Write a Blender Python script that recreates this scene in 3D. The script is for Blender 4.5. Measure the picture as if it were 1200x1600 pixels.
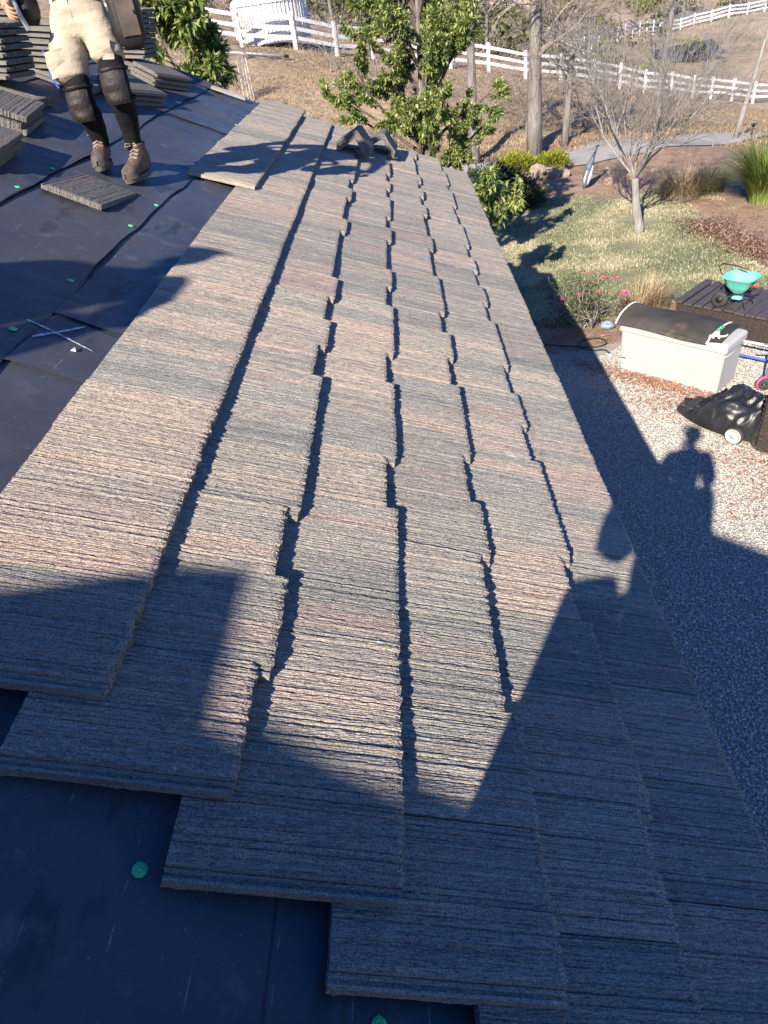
import bpy, bmesh, math, random
import numpy as np
from mathutils import Vector, Matrix, noise as mnoise

for o in list(bpy.data.objects): bpy.data.objects.remove(o)
scene = bpy.context.scene
COL = scene.collection
random.seed(7); RNG = np.random.default_rng(7)

# ------------------------------------------------------------------ camera, sky, sun, exposure
CAM = Vector((-0.785, 0.037, 4.475))
AX = ((0.9930034, 0.0020680, -0.1180673), (-0.0743468, 0.7877480, -0.6114946), (0.0917427, 0.6159942, 0.7823902))  # right, forward, up
cd = bpy.data.cameras.new('camera'); cam = bpy.data.objects.new('camera', cd); COL.objects.link(cam)
m = Matrix.Identity(4)
for i in range(3):
    m[i][0] = AX[0][i]; m[i][1] = AX[2][i]; m[i][2] = -AX[1][i]; m[i][3] = CAM[i]
cam.matrix_world = m
cd.sensor_fit = 'VERTICAL'; cd.sensor_height = 36.0; cd.lens = 1045.39 / 1600 * 36.0
cd.clip_start = 0.02; cd.clip_end = 3000
scene.camera = cam

SUN_AZ, SUN_EL = math.radians(24.5), math.radians(31.6)      # direction the light travels in plan, sun height
SDIR = Vector((math.cos(SUN_EL) * math.sin(SUN_AZ), math.cos(SUN_EL) * math.cos(SUN_AZ), -math.sin(SUN_EL)))
w = bpy.data.worlds.new('World'); scene.world = w; w.use_nodes = True
nt = w.node_tree; bg = nt.nodes['Background']
sky = nt.nodes.new('ShaderNodeTexSky'); sky.sky_type = 'NISHITA'; sky.sun_disc = False
sky.sun_elevation = SUN_EL; sky.sun_rotation = SUN_AZ + math.pi
sky.altitude = 300; sky.air_density = 1.0; sky.dust_density = 0.3; sky.ozone_density = 6.0
hs_ = nt.nodes.new('ShaderNodeHueSaturation'); hs_.inputs['Saturation'].default_value = 1.22; hs_.inputs['Hue'].default_value = 0.514
nt.links.new(sky.outputs[0], hs_.inputs['Color']); nt.links.new(hs_.outputs[0], bg.inputs[0]); bg.inputs[1].default_value = 0.084
sl = bpy.data.lights.new('sun', 'SUN'); sl.energy = 4.8; sl.angle = math.radians(0.55); sl.color = (1.0, 0.885, 0.745)
so = bpy.data.objects.new('sun', sl); COL.objects.link(so)
so.rotation_euler = SDIR.to_track_quat('-Z', 'Y').to_euler()
scene.view_settings.view_transform = 'Standard'; scene.view_settings.look = 'None'
scene.view_settings.gamma = 1.0; scene.view_settings.use_curve_mapping = False
scene.view_settings.exposure = 1.3

# ------------------------------------------------------------------ materials
def rgb(c): return (c[0], c[1], c[2], 1.0)
class NB:
    """small node-building helper"""
    def __init__(s, name):
        s.m = bpy.data.materials.new(name); s.m.use_nodes = True; s.t = s.m.node_tree
        s.b = s.t.nodes['Principled BSDF']; s.out = s.t.nodes['Material Output']
    def n(s, typ, **kw):
        x = s.t.nodes.new(typ)
        for k, v in kw.items():
            if k.startswith('i_'):
                key = k[2:]; key = int(key) if key.isdigit() else key.replace('_', ' ')
                x.inputs[key].default_value = v
            else: setattr(x, k, v)
        return x
    def l(s, a, b): s.t.links.new(a, b)
    def coords(s, space='Object', scale=(1, 1, 1), rnd=False):
        tc = s.n('ShaderNodeTexCoord'); mp = s.n('ShaderNodeMapping'); mp.inputs['Scale'].default_value = scale
        s.l(tc.outputs[space], mp.inputs['Vector'])
        if rnd:
            oi = s.n('ShaderNodeObjectInfo'); mu = s.n('ShaderNodeMath', operation='MULTIPLY', i_1=57.0); s.l(oi.outputs['Random'], mu.inputs[0])
            cb = s.n('ShaderNodeCombineXYZ'); s.l(mu.outputs[0], cb.inputs[0]); s.l(mu.outputs[0], cb.inputs[1]); s.l(cb.outputs[0], mp.inputs['Location'])
        return mp.outputs[0]
    def noise(s, vec, scale, detail=4, rough=0.55, out='Fac'):
        x = s.n('ShaderNodeTexNoise'); x.inputs['Scale'].default_value = scale; x.inputs['Detail'].default_value = detail; x.inputs['Roughness'].default_value = rough
        s.l(vec, x.inputs['Vector']); return x.outputs[out]
    def ramp(s, fac, stops, interp='LINEAR'):
        r = s.n('ShaderNodeValToRGB'); r.color_ramp.interpolation = interp
        while len(r.color_ramp.elements) > 2: r.color_ramp.elements.remove(r.color_ramp.elements[-1])
        e = r.color_ramp.elements
        for i, (p, c) in enumerate(stops):
            if i >= 2: el = e.new(p)
            else: el = e[i]; el.position = p
            el.color = rgb(c) if not isinstance(c, (int, float)) else (c, c, c, 1)
        s.l(fac, r.inputs[0]); return r.outputs[0]
    def mix(s, f, a, b, mode='MIX'):
        x = s.n('ShaderNodeMix', data_type='RGBA', blend_type=mode)
        for v, i in ((f, 0), (a, 6), (b, 7)):
            if hasattr(v, 'links'): s.l(v, x.inputs[i])
            else: x.inputs[i].default_value = v if i == 0 else rgb(v)
        return x.outputs[2]
    def bump(s, h, strength=0.5, dist=0.01, prev=None):
        x = s.n('ShaderNodeBump'); x.inputs['Strength'].default_value = strength; x.inputs['Distance'].default_value = dist
        s.l(h, x.inputs['Height'])
        if prev is not None: s.l(prev, x.inputs['Normal'])
        return x.outputs[0]
    def fin(s, col=None, rough=0.7, nor=None, spec=0.4, metal=0.0, **kw):
        if col is not None:
            if hasattr(col, 'links'): s.l(col, s.b.inputs['Base Color'])
            else: s.b.inputs['Base Color'].default_value = rgb(col)
        if hasattr(rough, 'links'): s.l(rough, s.b.inputs['Roughness'])
        else: s.b.inputs['Roughness'].default_value = rough
        if nor is not None: s.l(nor, s.b.inputs['Normal'])
        s.b.inputs['Specular IOR Level'].default_value = spec; s.b.inputs['Metallic'].default_value = metal
        for k, v in kw.items(): s.b.inputs[k].default_value = v
        return s.m

def simple(name, c1, c2, scale=8, rough=0.7, bump=0.0, bscale=40, bdist=0.005, spec=0.35, stretch=(1, 1, 1), rnd=True, metal=0.0):
    b = NB(name); v = b.coords('Object', stretch, rnd)
    col = b.ramp(b.noise(v, scale, 5, 0.6), [(0.3, c1), (0.7, c2)])
    nor = b.bump(b.noise(v, bscale, 5, 0.6), bump, bdist) if bump else None
    return b.fin(col, rough, nor, spec, metal)

def island(name, stops, rough=0.6, spec=0.3, trans=0.0, scale=0.0):
    """colour varies from loose piece to loose piece (leaf to leaf, pebble to pebble)"""
    b = NB(name); g = b.n('ShaderNodeNewGeometry'); f = g.outputs['Random Per Island']
    col = b.ramp(f, stops)
    if scale:
        v = b.coords('Object'); col = b.mix(0.45, col, b.ramp(b.noise(v, scale, 3), [(0.35, stops[0][1]), (0.65, stops[-1][1])]))
    b.fin(col, rough, None, spec)
    if trans:
        tr = b.n('ShaderNodeBsdfTranslucent'); b.l(col, tr.inputs[0]); mx = b.n('ShaderNodeMixShader'); mx.inputs[0].default_value = trans
        b.l(b.b.outputs[0], mx.inputs[1]); b.l(tr.outputs[0], mx.inputs[2]); b.l(mx.outputs[0], b.out.inputs[0])
    return b.m

def tile_material(name='concrete_tile', grey=None):
    b = NB(name); tc = b.n('ShaderNodeTexCoord'); oi = b.n('ShaderNodeObjectInfo')
    mul = b.n('ShaderNodeMath', operation='MULTIPLY', i_1=83.0); b.l(oi.outputs['Random'], mul.inputs[0])
    cb = b.n('ShaderNodeCombineXYZ')
    for k in range(3): b.l(mul.outputs[0], cb.inputs[k])
    def mp(scale, offs=True):
        x = b.n('ShaderNodeMapping'); x.inputs['Scale'].default_value = scale; b.l(tc.outputs['Object'], x.inputs['Vector'])
        if offs: b.l(cb.outputs[0], x.inputs['Location'])
        return x.outputs[0]
    band = b.noise(mp((0.55, 7.0, 1.0)), 1.0, 3, 0.55)            # wide colour bands running up the slope
    base = b.ramp(band, [(0.26, (0.138, 0.144, 0.136)), (0.40, (0.192, 0.188, 0.170)), (0.50, (0.255, 0.234, 0.204)), (0.58, (0.305, 0.254, 0.212)), (0.67, (0.335, 0.236, 0.196)), (0.78, (0.190, 0.183, 0.165))])
    tint = b.ramp(oi.outputs['Random'], [(0.0, (0.125, 0.131, 0.125)), (0.18, (0.238, 0.228, 0.204)), (0.36, (0.165, 0.166, 0.155)), (0.52, (0.295, 0.246, 0.206)), (0.68, (0.188, 0.183, 0.166)), (0.84, (0.265, 0.240, 0.206)), (1.0, (0.305, 0.226, 0.190))])
    col = b.mix(0.52, base, tint)
    fine = b.noise(mp((5.0, 190.0, 20.0)), 1.0, 2, 0.6)           # broom lines
    col = b.mix(0.42, col, b.ramp(fine, [(0.3, (0.30, 0.30, 0.31)), (0.7, (0.84, 0.83, 0.81))]), 'OVERLAY')
    grit = b.noise(mp((240, 330, 300)), 1.0, 2, 0.6)
    col = b.mix(0.62, col, b.ramp(grit, [(0.36, (0.12, 0.12, 0.13)), (0.50, (0.55, 0.55, 0.54)), (0.66, (0.86, 0.86, 0.84))]), 'OVERLAY')
    eff = b.noise(mp((9, 11, 9)), 1.0, 4, 0.7)                    # pale efflorescence specks
    col = b.mix(b.ramp(eff, [(0.62, 0.0), (0.78, 0.4)]), col, (0.46, 0.45, 0.43))
    dust = b.noise(mp((70, 70, 70)), 1.0, 1, 0.5)
    col = b.mix(b.ramp(dust, [(0.745, 0.0), (0.79, 0.6)]), col, (0.5, 0.49, 0.47))
    if grey: col = b.mix(1.0, b.mix(0.5, col, grey), (0.72, 0.72, 0.72), 'MULTIPLY')
    n1 = b.bump(b.noise(mp((5, 230, 60)), 1.0, 3, 0.6), 0.42, 0.0020)
    pit = b.noise(mp((70, 210, 150)), 1.0, 2, 0.6)
    n2 = b.bump(b.ramp(pit, [(0.34, 0.0), (0.46, 1.0)]), 0.8, 0.0030, n1)
    n3 = b.bump(grit, 0.6, 0.0012, n2)
    return b.fin(col, 0.88, n3, 0.25)

# ------------------------------------------------------------------ mesh helpers
def link(o, parent=None):
    COL.objects.link(o)
    if parent is not None: o.parent = parent
    return o
def tag(o, label=None, cat=None, group=None, kind=None):
    if label: o['label'] = label
    if cat: o['category'] = cat
    if group: o['group'] = group
    if kind: o['kind'] = kind
    return o
def thing(name, label, cat, loc=(0, 0, 0), rot=(0, 0, 0), group=None):
    o = bpy.data.objects.new(name, None); o.empty_display_size = 0.1; link(o); o.location = loc; o.rotation_euler = rot
    return tag(o, label, cat, group)
def mesh_np(name, V, F, mat, smooth=False):
    """V (n,3), F (m,k) constant-size faces"""
    V = np.asarray(V, np.float32); F = np.asarray(F, np.int32); k = F.shape[1]
    me = bpy.data.meshes.new(name); me.vertices.add(len(V)); me.vertices.foreach_set('co', V.ravel())
    me.loops.add(F.size); me.loops.foreach_set('vertex_index', F.ravel())
    me.polygons.add(len(F)); me.polygons.foreach_set('loop_start', np.arange(0, F.size, k, dtype=np.int32))
    if smooth: me.polygons.foreach_set('use_smooth', np.ones(len(F), bool))
    me.update(); me.validate()
    if mat: me.materials.append(mat)
    return me
def obj(name, me, parent=None, loc=None, rot=None):
    o = bpy.data.objects.new(name, me); link(o, parent)
    if loc is not None: o.location = loc
    if rot is not None: o.rotation_euler = rot
    return o

class MB:
    def __init__(s): s.v = []; s.f = []
    def add(s, V, F):
        b = len(s.v); s.v += [tuple(p) for p in V]; s.f += [tuple(b + i for i in q) for q in F]; return s
    def box(s, x0, x1, y0, y1, z0, z1, M=None, taper=None):
        P = [Vector((x, y, z)) for z in (z0, z1) for y in (y0, y1) for x in (x0, x1)]
        if taper:
            for i in range(4, 8): P[i] = Vector((P[i].x * taper, P[i].y * taper, P[i].z))
        if M is not None: P = [M @ p for p in P]
        return s.add(P, [(0, 2, 3, 1), (4, 5, 7, 6), (0, 1, 5, 4), (2, 6, 7, 3), (0, 4, 6, 2), (1, 3, 7, 5)])
    def tube(s, pts, rad, n=6, cap=True, sq=None, phase=0.0):
        pts = [Vector(p) for p in pts]; k = len(pts)
        if not hasattr(rad, '__len__'): rad = [rad] * k
        b = len(s.v); prev = None
        for i, p in enumerate(pts):
            d = (pts[min(i + 1, k - 1)] - pts[max(i - 1, 0)])
            d = d.normalized() if d.length > 1e-9 else Vector((0, 0, 1))
            if prev is None:
                a = d.orthogonal().normalized()
            else:
                a = prev - d * prev.dot(d); a = a.normalized() if a.length > 1e-6 else d.orthogonal().normalized()
            prev = a; c = d.cross(a)
            for j in range(n):
                t = 2 * math.pi * j / n + phase
                s.v.append(tuple(p + (a * math.cos(t) + c * math.sin(t)) * rad[i]))
        for i in range(k - 1):
            for j in range(n):
                j2 = (j + 1) % n
                s.f.append((b + i * n + j, b + i * n + j2, b + (i + 1) * n + j2, b + (i + 1) * n + j))
        if cap:
            s.f.append(tuple(b + j for j in range(n))[::-1]); s.f.append(tuple(b + (k - 1) * n + j for j in range(n)))
        return s
    def lathe(s, prof, n=24, M=None, arc=1.0):
        b = len(s.v); k = len(prof)
        for r, z in prof:
            for j in range(n):
                t = 2 * math.pi * j / n
                p = Vector((r * math.cos(t), r * math.sin(t), z)); s.v.append(tuple(M @ p if M is not None else p))
        for i in range(k - 1):
            for j in range(n):
                j2 = (j + 1) % n; s.f.append((b + i * n + j, b + i * n + j2, b + (i + 1) * n + j2, b + (i + 1) * n + j))
        return s
    def grid(s, fn, nu, nv):
        b = len(s.v)
        for i in range(nu + 1):
            for j in range(nv + 1): s.v.append(tuple(fn(i / nu, j / nv)))
        for i in range(nu):
            for j in range(nv):
                a = b + i * (nv + 1) + j; s.f.append((a, a + 1, a + nv + 2, a + nv + 1))
        return s
    def mesh(s, name, mat, smooth=False, bevel=0.0, auto=False):
        me = bpy.data.meshes.new(name); me.from_pydata(s.v, [], s.f); me.update()
        bm = bmesh.new(); bm.from_mesh(me); bmesh.ops.recalc_face_normals(bm, faces=bm.faces)
        if bevel:
            es = [e for e in bm.edges if len(e.link_faces) == 2 and e.calc_face_angle(0) > 0.6]
            bmesh.ops.bevel(bm, geom=es, offset=bevel, segments=2, affect='EDGES', profile=0.5, clamp_overlap=True)
        bm.to_mesh(me); bm.free()
        if smooth: me.polygons.foreach_set('use_smooth', [True] * len(me.polygons))
        me.materials.append(mat); return me
    def build(s, name, mat, parent=None, loc=None, rot=None, **kw):
        return obj(name, s.mesh(name, mat, **kw), parent, loc, rot)

def ss(a, b, x):
    t = np.clip((np.asarray(x, float) - a) / (b - a), 0, 1); return t * t * (3 - 2 * t)
def gz(x, y):
    x = np.asarray(x, float); y = np.asarray(y, float)
    z0 = -.3 * ss(9, 13, y); a = 1.35 - .27 * x; k = 1.2
    A = np.minimum(-8 + k * np.logaddexp(0, (a + 8) / k), 16); wgt = ss(15.5, 38, y)
    z = (1 - wgt) * z0 + wgt * A
    z = z + np.maximum(y - 62, 0) * .05 * ss(62, 90, y)
    return z + ss(14, 26, y) * (.12 * np.sin(x * .9 + 1.3 * np.sin(y * .5)) * np.sin(y * .7 + .4) + .25 * np.sin(x * .21 + y * .13) * ss(40, 80, y))
def G(x, y): return float(gz(x, y))

def leaves_np(P, D, L, W, fold=0.25, droop=0.25, rng=RNG):
    """one six-vertex folded leaf for each point: P base, D direction, L length, W width"""
    n = len(P); P = np.asarray(P); D = np.asarray(D); D = D / np.linalg.norm(D, axis=1, keepdims=True)
    up = np.tile([0, 0, 1.0], (n, 1)) + rng.normal(0, .35, (n, 3))
    S = np.cross(D, up); S /= (np.linalg.norm(S, axis=1, keepdims=True) + 1e-9); N = np.cross(S, D)
    L = np.broadcast_to(L, (n,))[:, None]; W = np.broadcast_to(W, (n,))[:, None]
    mid = P + D * L * .5; tip = P + D * L - np.array([0, 0, 1.0]) * L * droop
    a = mid + S * W * .5 + N * W * fold; c = mid - S * W * .5 + N * W * fold
    V = np.stack([P, a, tip, mid, c], 1).reshape(-1, 3)
    b = np.arange(n)[:, None] * 5
    F = np.concatenate([b + np.array([[0, 1, 3]]), b + np.array([[1, 2, 3]]), b + np.array([[0, 3, 4]]), b + np.array([[3, 2, 4]])], 1).reshape(-1, 3)
    return V, F

# ------------------------------------------------------------------ ground
def grid_axis(*segs):
    out = []
    for a, b, st in segs: out += list(np.arange(a, b, st))
    return np.array(out + [segs[-1][1]])
gx = grid_axis((-200, -24, 6), (-24, -3, 1.0), (-3, 13, .3), (13, 40, 1.0), (40, 260, 6))
gy = grid_axis((-60, 0, 4), (0, 30, .3), (30, 72, 1.0), (72, 480, 6))
X, Y = np.meshgrid(gx, gy, indexing='ij'); Z = gz(X, Y)
V = np.stack([X, Y, Z], -1).reshape(-1, 3); nx, ny = X.shape
ii = (np.arange(nx - 1)[:, None] * ny + np.arange(ny - 1)[None]).ravel()
F = np.stack([ii, ii + ny, ii + ny + 1, ii + 1], 1)

b = NB('ground_soil')
vc = b.n('ShaderNodeVertexColor', layer_name='zone'); sep = b.n('ShaderNodeSeparateColor'); b.l(vc.outputs[0], sep.inputs[0])
co = b.coords('Object')
def thr(ch, sc=1.6, amt=0.5):
    nz = b.noise(co, sc, 5, 0.65); a = b.n('ShaderNodeMath', operation='MULTIPLY_ADD', i_1=amt, i_2=-amt / 2); b.l(nz, a.inputs[0])
    s_ = b.n('ShaderNodeMath', operation='ADD'); b.l(ch, s_.inputs[0]); b.l(a.outputs[0], s_.inputs[1])
    return b.ramp(s_.outputs[0], [(0.42, 0.0), (0.58, 1.0)])
n_big = b.noise(co, 0.35, 6, 0.65); n_mid = b.noise(co, 2.2, 6, 0.7); n_fine = b.noise(co, 26, 4, 0.7); n_speck = b.noise(co, 9, 5, 0.75)
slope = b.ramp(n_mid, [(0.30, (0.200, 0.150, 0.105)), (0.43, (0.310, 0.232, 0.150)), (0.54, (0.450, 0.335, 0.195)), (0.68, (0.560, 0.415, 0.225))])
slope = b.mix(b.ramp(n_speck, [(0.40, 0.0), (0.62, 0.75)]), slope, (0.215, 0.170, 0.138))
far = b.ramp(b.noise(co, 0.11, 7, 0.7), [(0.35, (0.130, 0.130, 0.070)), (0.48, (0.270, 0.225, 0.155)), (0.58, (0.400, 0.295, 0.220)), (0.72, (0.470, 0.360, 0.260))])
far = b.mix(b.ramp(n_mid, [(0.4, 0.0), (0.7, 0.45)]), far, (0.26, 0.205, 0.15))
farm = b.n('ShaderNodeSeparateXYZ'); b.l(co, farm.inputs[0])
fy = b.n('ShaderNodeMapRange', i_1=50.0, i_2=66.0); b.l(farm.outputs[1], fy.inputs[0])
col = b.mix(fy.outputs[0], slope, far)
bed = b.ramp(n_mid, [(0.32, (0.155, 0.100, 0.075)), (0.5, (0.270, 0.180, 0.125)), (0.7, (0.360, 0.265, 0.190))])
bed = b.mix(b.ramp(n_fine, [(0.45, 0.0), (0.7, 0.7)]), bed, (0.38, 0.29, 0.21))
col = b.mix(thr(sep.outputs[2]), col, bed)
l1 = b.ramp(b.noise(co, 0.75, 5, 0.6), [(0.34, (0.120, 0.135, 0.072)), (0.46, (0.180, 0.188, 0.105)), (0.54, (0.310, 0.285, 0.170)), (0.66, (0.400, 0.350, 0.225))])
l1 = b.mix(b.ramp(n_speck, [(0.42, 0.0), (0.60, 0.65)]), l1, (0.31, 0.29, 0.18))
l1 = b.mix(b.ramp(b.noise(co, 0.55, 4, 0.6), [(0.60, 0.0), (0.66, 0.8)]), l1, (0.190, 0.125, 0.082))
col = b.mix(thr(sep.outputs[1], 1.2, 0.5), col, l1)
grv = b.ramp(b.noise(co, 45, 3, 0.6), [(0.35, (0.24, 0.225, 0.20)), (0.65, (0.46, 0.43, 0.39))])
col = b.mix(thr(sep.outputs[0], 2.5, 0.35), col, grv)
nor = b.bump(n_fine, 0.7, 0.03); nor = b.bump(n_speck, 0.6, 0.08, nor)
M_GROUND = b.fin(col, 0.95, nor, 0.15)
me = mesh_np('ground', V, F, M_GROUND, True)
xs, ys = V[:, 0], V[:, 1]
wob = .35 * np.sin(xs * 1.7) + .25 * np.sin(xs * .8 + ys * .6)
grav = 1 - ss(8.9, 9.9, ys + wob * .6)
lawn = ss(10.2, 11.2, ys + wob) * (1 - ss(18.0, 18.8, ys + wob * .7)) * (1 - ss(5.4, 6.4, xs + .25 * (ys - 15) * (ys > 15)))
bedz = np.clip(ss(8.9, 9.9, ys + wob * .6) * (1 - ss(22.6, 24.0, ys - .25 * xs)) - lawn, 0, 1)
zc = np.stack([grav, lawn, bedz, np.ones_like(xs)], 1).astype(np.float32)
at = me.color_attributes.new('zone', 'FLOAT_COLOR', 'POINT'); at.data.foreach_set('color', zc.ravel())
tag(obj('ground', me), kind='structure')

M_PATH = simple('path_concrete', (0.235, 0.225, 0.21), (0.335, 0.32, 0.30), 1.3, 0.9, 0.25, 60)
def strip(name, ctr, half, mat, lift=0.02, n=60):
    ctr = [Vector((a[0], a[1], 0)) for a in ctr]; tot = len(ctr) - 1; V = []; Fs = []
    for i in range(n + 1):
        t = i / n * tot; k = min(int(t), tot - 1); f = t - k
        p0, p1, p2, p3 = (ctr[max(k - 1, 0)], ctr[k], ctr[k + 1], ctr[min(k + 2, tot)])
        p = 0.5 * ((2 * p1) + (p2 - p0) * f + (2 * p0 - 5 * p1 + 4 * p2 - p3) * f * f + (3 * p1 - p0 - 3 * p2 + p3) * f ** 3)
        d = ((p2 - p0) * (1 - f) + (p3 - p1) * f).normalized(); s_ = Vector((-d.y, d.x, 0))
        for j in range(7):
            q = p + s_ * half * (j / 3 - 1) * (1 + .06 * math.sin(i * .7)); V.append((q.x, q.y, G(q.x, q.y) + lift + (0.02 if 0 < j < 6 else 0)))
    for i in range(n):
        for j in range(6): a = i * 7 + j; Fs.append((a, a + 1, a + 8, a + 7))
    return mesh_np(name, V, Fs, mat, True)
tag(obj('path', strip('path', [(-3.5, 20.6), (-1.0, 21.0), (1.3, 21.5), (3.4, 22.2), (5.4, 23.0), (7.8, 24.3), (10.0, 25.4), (12.5, 26.2), (16, 27)], .95, M_PATH, 0.03, 90)), kind='structure')
M_ROAD = simple('far_asphalt', (0.10, 0.10, 0.105), (0.16, 0.155, 0.15), 0.5, 0.95)
tag(obj('road', strip('road', [(14, 92), (22, 101), (31, 114), (40, 125), (50, 130), (62, 134), (80, 140)], 2.6, M_ROAD, 0.12, 60)), kind='structure')

# ------------------------------------------------------------------ the house: roof frame
AL = math.radians(25); CA, SA = math.cos(AL), math.sin(AL); EXPO = 0.3418; TW = 0.32; EAVE = 2.6
def roof(u, v, n=0.0):
    q = u - 6 * EXPO; return Vector((q * CA + n * SA, v, EAVE - q * SA + n * CA))
ROOF_ROT = Matrix(((CA, 0, SA), (0, 1, 0), (-SA, 0, CA)))       # columns: downslope, along eave, normal
RAKE = 9.12; DECK = -0.092
house = thing('house', 'single storey house with half re-tiled sloping roof', 'house', (0, 0, 0))
def rchild(name, me, parent, u, v, n, tilt=0.0, spin=0.0):
    """child placed in roof coordinates; the parents sit at the origin"""
    o = obj(name, me, parent); M = ROOF_ROT.to_4x4() @ Matrix.Rotation(-tilt, 4, 'Y') @ Matrix.Rotation(spin, 4, 'Z')
    M.translation = roof(u, v, n); o.matrix_local = M; return o

M_STUCCO = simple('stucco_wall', (0.45, 0.40, 0.33), (0.52, 0.46, 0.38), 3, 0.95, 0.4, 90)
M_TRIM = simple('painted_fascia', (0.30, 0.26, 0.21), (0.36, 0.31, 0.25), 3, 0.7, 0.2, 30)
M_DECKWOOD = simple('roof_sheathing', (0.20, 0.15, 0.10), (0.28, 0.21, 0.14), 4, 0.9, 0.2, 30)
RIDGE_U = -5.2; RX = roof(RIDGE_U, 0, DECK).x; RZ = roof(RIDGE_U, 0, DECK - .02).z
mb = MB().box(RX * 2 + 0.55, -0.55, -2.4, 8.7, 0.0, EAVE - 0.16)
mb.add([(-0.55, 8.7, EAVE - .16), (RX * 2 + .55, 8.7, EAVE - .16), (RX, 8.7, RZ - .12), (-0.55, -2.4, EAVE - .16), (RX * 2 + .55, -2.4, EAVE - .16), (RX, -2.4, RZ - .12)], [(0, 1, 2), (3, 5, 4)])
mb.build('wall', M_STUCCO, house)
deck = MB()
e0 = roof(6 * EXPO - .05, 0, DECK - .02); r0 = Vector((RX, 0, RZ)); o0 = Vector((2 * RX - e0.x, 0, e0.z))
for (a, c) in ((e0, r0), (r0, o0)):
    P = [Vector((a.x, -2.4, a.z)), Vector((c.x, -2.4, c.z)), Vector((c.x, RAKE - .02, c.z)), Vector((a.x, RAKE - .02, a.z))]
    deck.add(P + [p - Vector((0, 0, .03)) for p in P], [(0, 1, 2, 3), (7, 6, 5, 4), (0, 4, 5, 1), (1, 5, 6, 2), (2, 6, 7, 3), (3, 7, 4, 0)])
roof_part = deck.build('roof', M_DECKWOOD, house)
MB().box(-.055, -.03, -2.4, RAKE, EAVE - .22, EAVE - .075).build('fascia', M_TRIM, house)
mb = MB()
for s_ in (0,):
    a = roof(6 * EXPO - .05, 0, DECK - .055); c = Vector((RX, 0, RZ - .06))
    P = [Vector((a.x, RAKE - .05, a.z)), Vector((c.x, RAKE - .05, c.z)), Vector((c.x, RAKE - .05, c.z - .16)), Vector((a.x, RAKE - .05, a.z - .16))]
    mb.add(P + [p + Vector((0, .03, 0)) for p in P], [(0, 1, 2, 3), (7, 6, 5, 4), (0, 4, 5, 1), (1, 5, 6, 2), (2, 6, 7, 3), (3, 7, 4, 0)])
mb.build('rake_board', M_TRIM, house)

# unseen upper wing inferred from its shadow; stepped rake outline shaped to cast that shadow
WY = -2.4
def wingz(x, h): return EAVE - x * SA / CA + h
mb = MB()
prof = [(-8.5, 7.75), (-5.0, 6.30), (-3.49, 5.875), (-3.29, 5.87), (-3.09, 5.82), (-3.19, 5.66), (-2.57, 5.315), (-2.19, 5.115), (-1.92, 4.99), (-1.90, 5.20), (0.5, 4.09)]
low = [(x, z - (.03 if x == -3.09 else .36 if x < -3.2 else .40 if x > -1.91 else .17)) for x, z in prof]; n = len(prof)
for (x0, z0), (x1, z1), (_, y0), (_, y1) in zip(prof[:-1], prof[1:], low[:-1], low[1:]):
    P = [Vector((x0, WY, z0)), Vector((x1, WY, z1)), Vector((x1, WY, y1)), Vector((x0, WY, y0))]
    mb.add(P + [p - Vector((0, 6, 0)) for p in P], [(0, 1, 2, 3), (7, 6, 5, 4), (0, 4, 5, 1), (2, 6, 7, 3)])
mb.build('shadow_upper_roof', M_TRIM, house)
mb = MB(); P = [Vector((-8.5, WY - .25, 0.0)), Vector((0.1, WY - .25, 0.0)), Vector((0.1, WY - .25, wingz(.1, 1.4))), Vector((-8.5, WY - .25, wingz(-8.5, 1.4)))]
mb.add(P + [p - Vector((0, 5.4, 0)) for p in P], [(0, 1, 2, 3), (7, 6, 5, 4), (0, 4, 5, 1), (1, 5, 6, 2), (2, 6, 7, 3), (3, 7, 4, 0)])
mb.build('upper_wall', M_STUCCO, house)

# underlayment: long sheets lapped down the slope
b = NB('roofing_felt'); co = b.coords('Object')
c_ = b.ramp(b.noise(co, 1.6, 6, 0.65), [(0.3, (0.038, 0.042, 0.054)), (0.7, (0.066, 0.070, 0.084))])
c_ = b.mix(b.ramp(b.noise(co, 5, 7, 0.75), [(0.56, 0.0), (0.75, 0.35)]), c_, (0.135, 0.13, 0.13))
spk = b.noise(co, 120, 2, 0.5); c_ = b.mix(b.ramp(spk, [(0.70, 0.0), (0.76, 0.6)]), c_, (0.25, 0.24, 0.24))
gy_ = b.noise(b.coords('Object', (1, 6, 1)), 1.4, 5, 0.6)
rough = b.ramp(gy_, [(0.35, 0.42), (0.65, 0.62)])
nor = b.bump(b.noise(co, 3.2, 4, 0.5), 0.25, 0.02); nor = b.bump(b.noise(co, 300, 2, 0.5), 0.15, 0.001, nor)
sx_n = b.n('ShaderNodeSeparateXYZ'); b.l(co, sx_n.inputs[0])
def printed(per, off, wid, nsc, thr_):
    a1 = b.n('ShaderNodeMath', operation='MULTIPLY_ADD', i_1=1 / (per * CA), i_2=off); b.l(sx_n.outputs[0], a1.inputs[0])
    a2 = b.n('ShaderNodeMath', operation='FRACT'); b.l(a1.outputs[0], a2.inputs[0]); a3 = b.n('ShaderNodeMath', operation='LESS_THAN', i_1=wid); b.l(a2.outputs[0], a3.inputs[0])
    a4 = b.n('ShaderNodeMath', operation='MULTIPLY'); b.l(a3.outputs[0], a4.inputs[0]); b.l(b.ramp(b.noise(co, nsc, 3, .7), [(thr_, 0.0), (thr_ + .12, .75)]), a4.inputs[1]); return a4.outputs[0]
c_ = b.mix(printed(.155, .3, .022, 22, .52), c_, (.22, .22, .23))
c_ = b.mix(printed(.62, .1, .012, 9, .35), c_, (.012, .012, .014))
wet = b.noise(b.coords('Object', (3.0, 1.0, 3.0)), 1.6, 4, .6)
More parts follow.
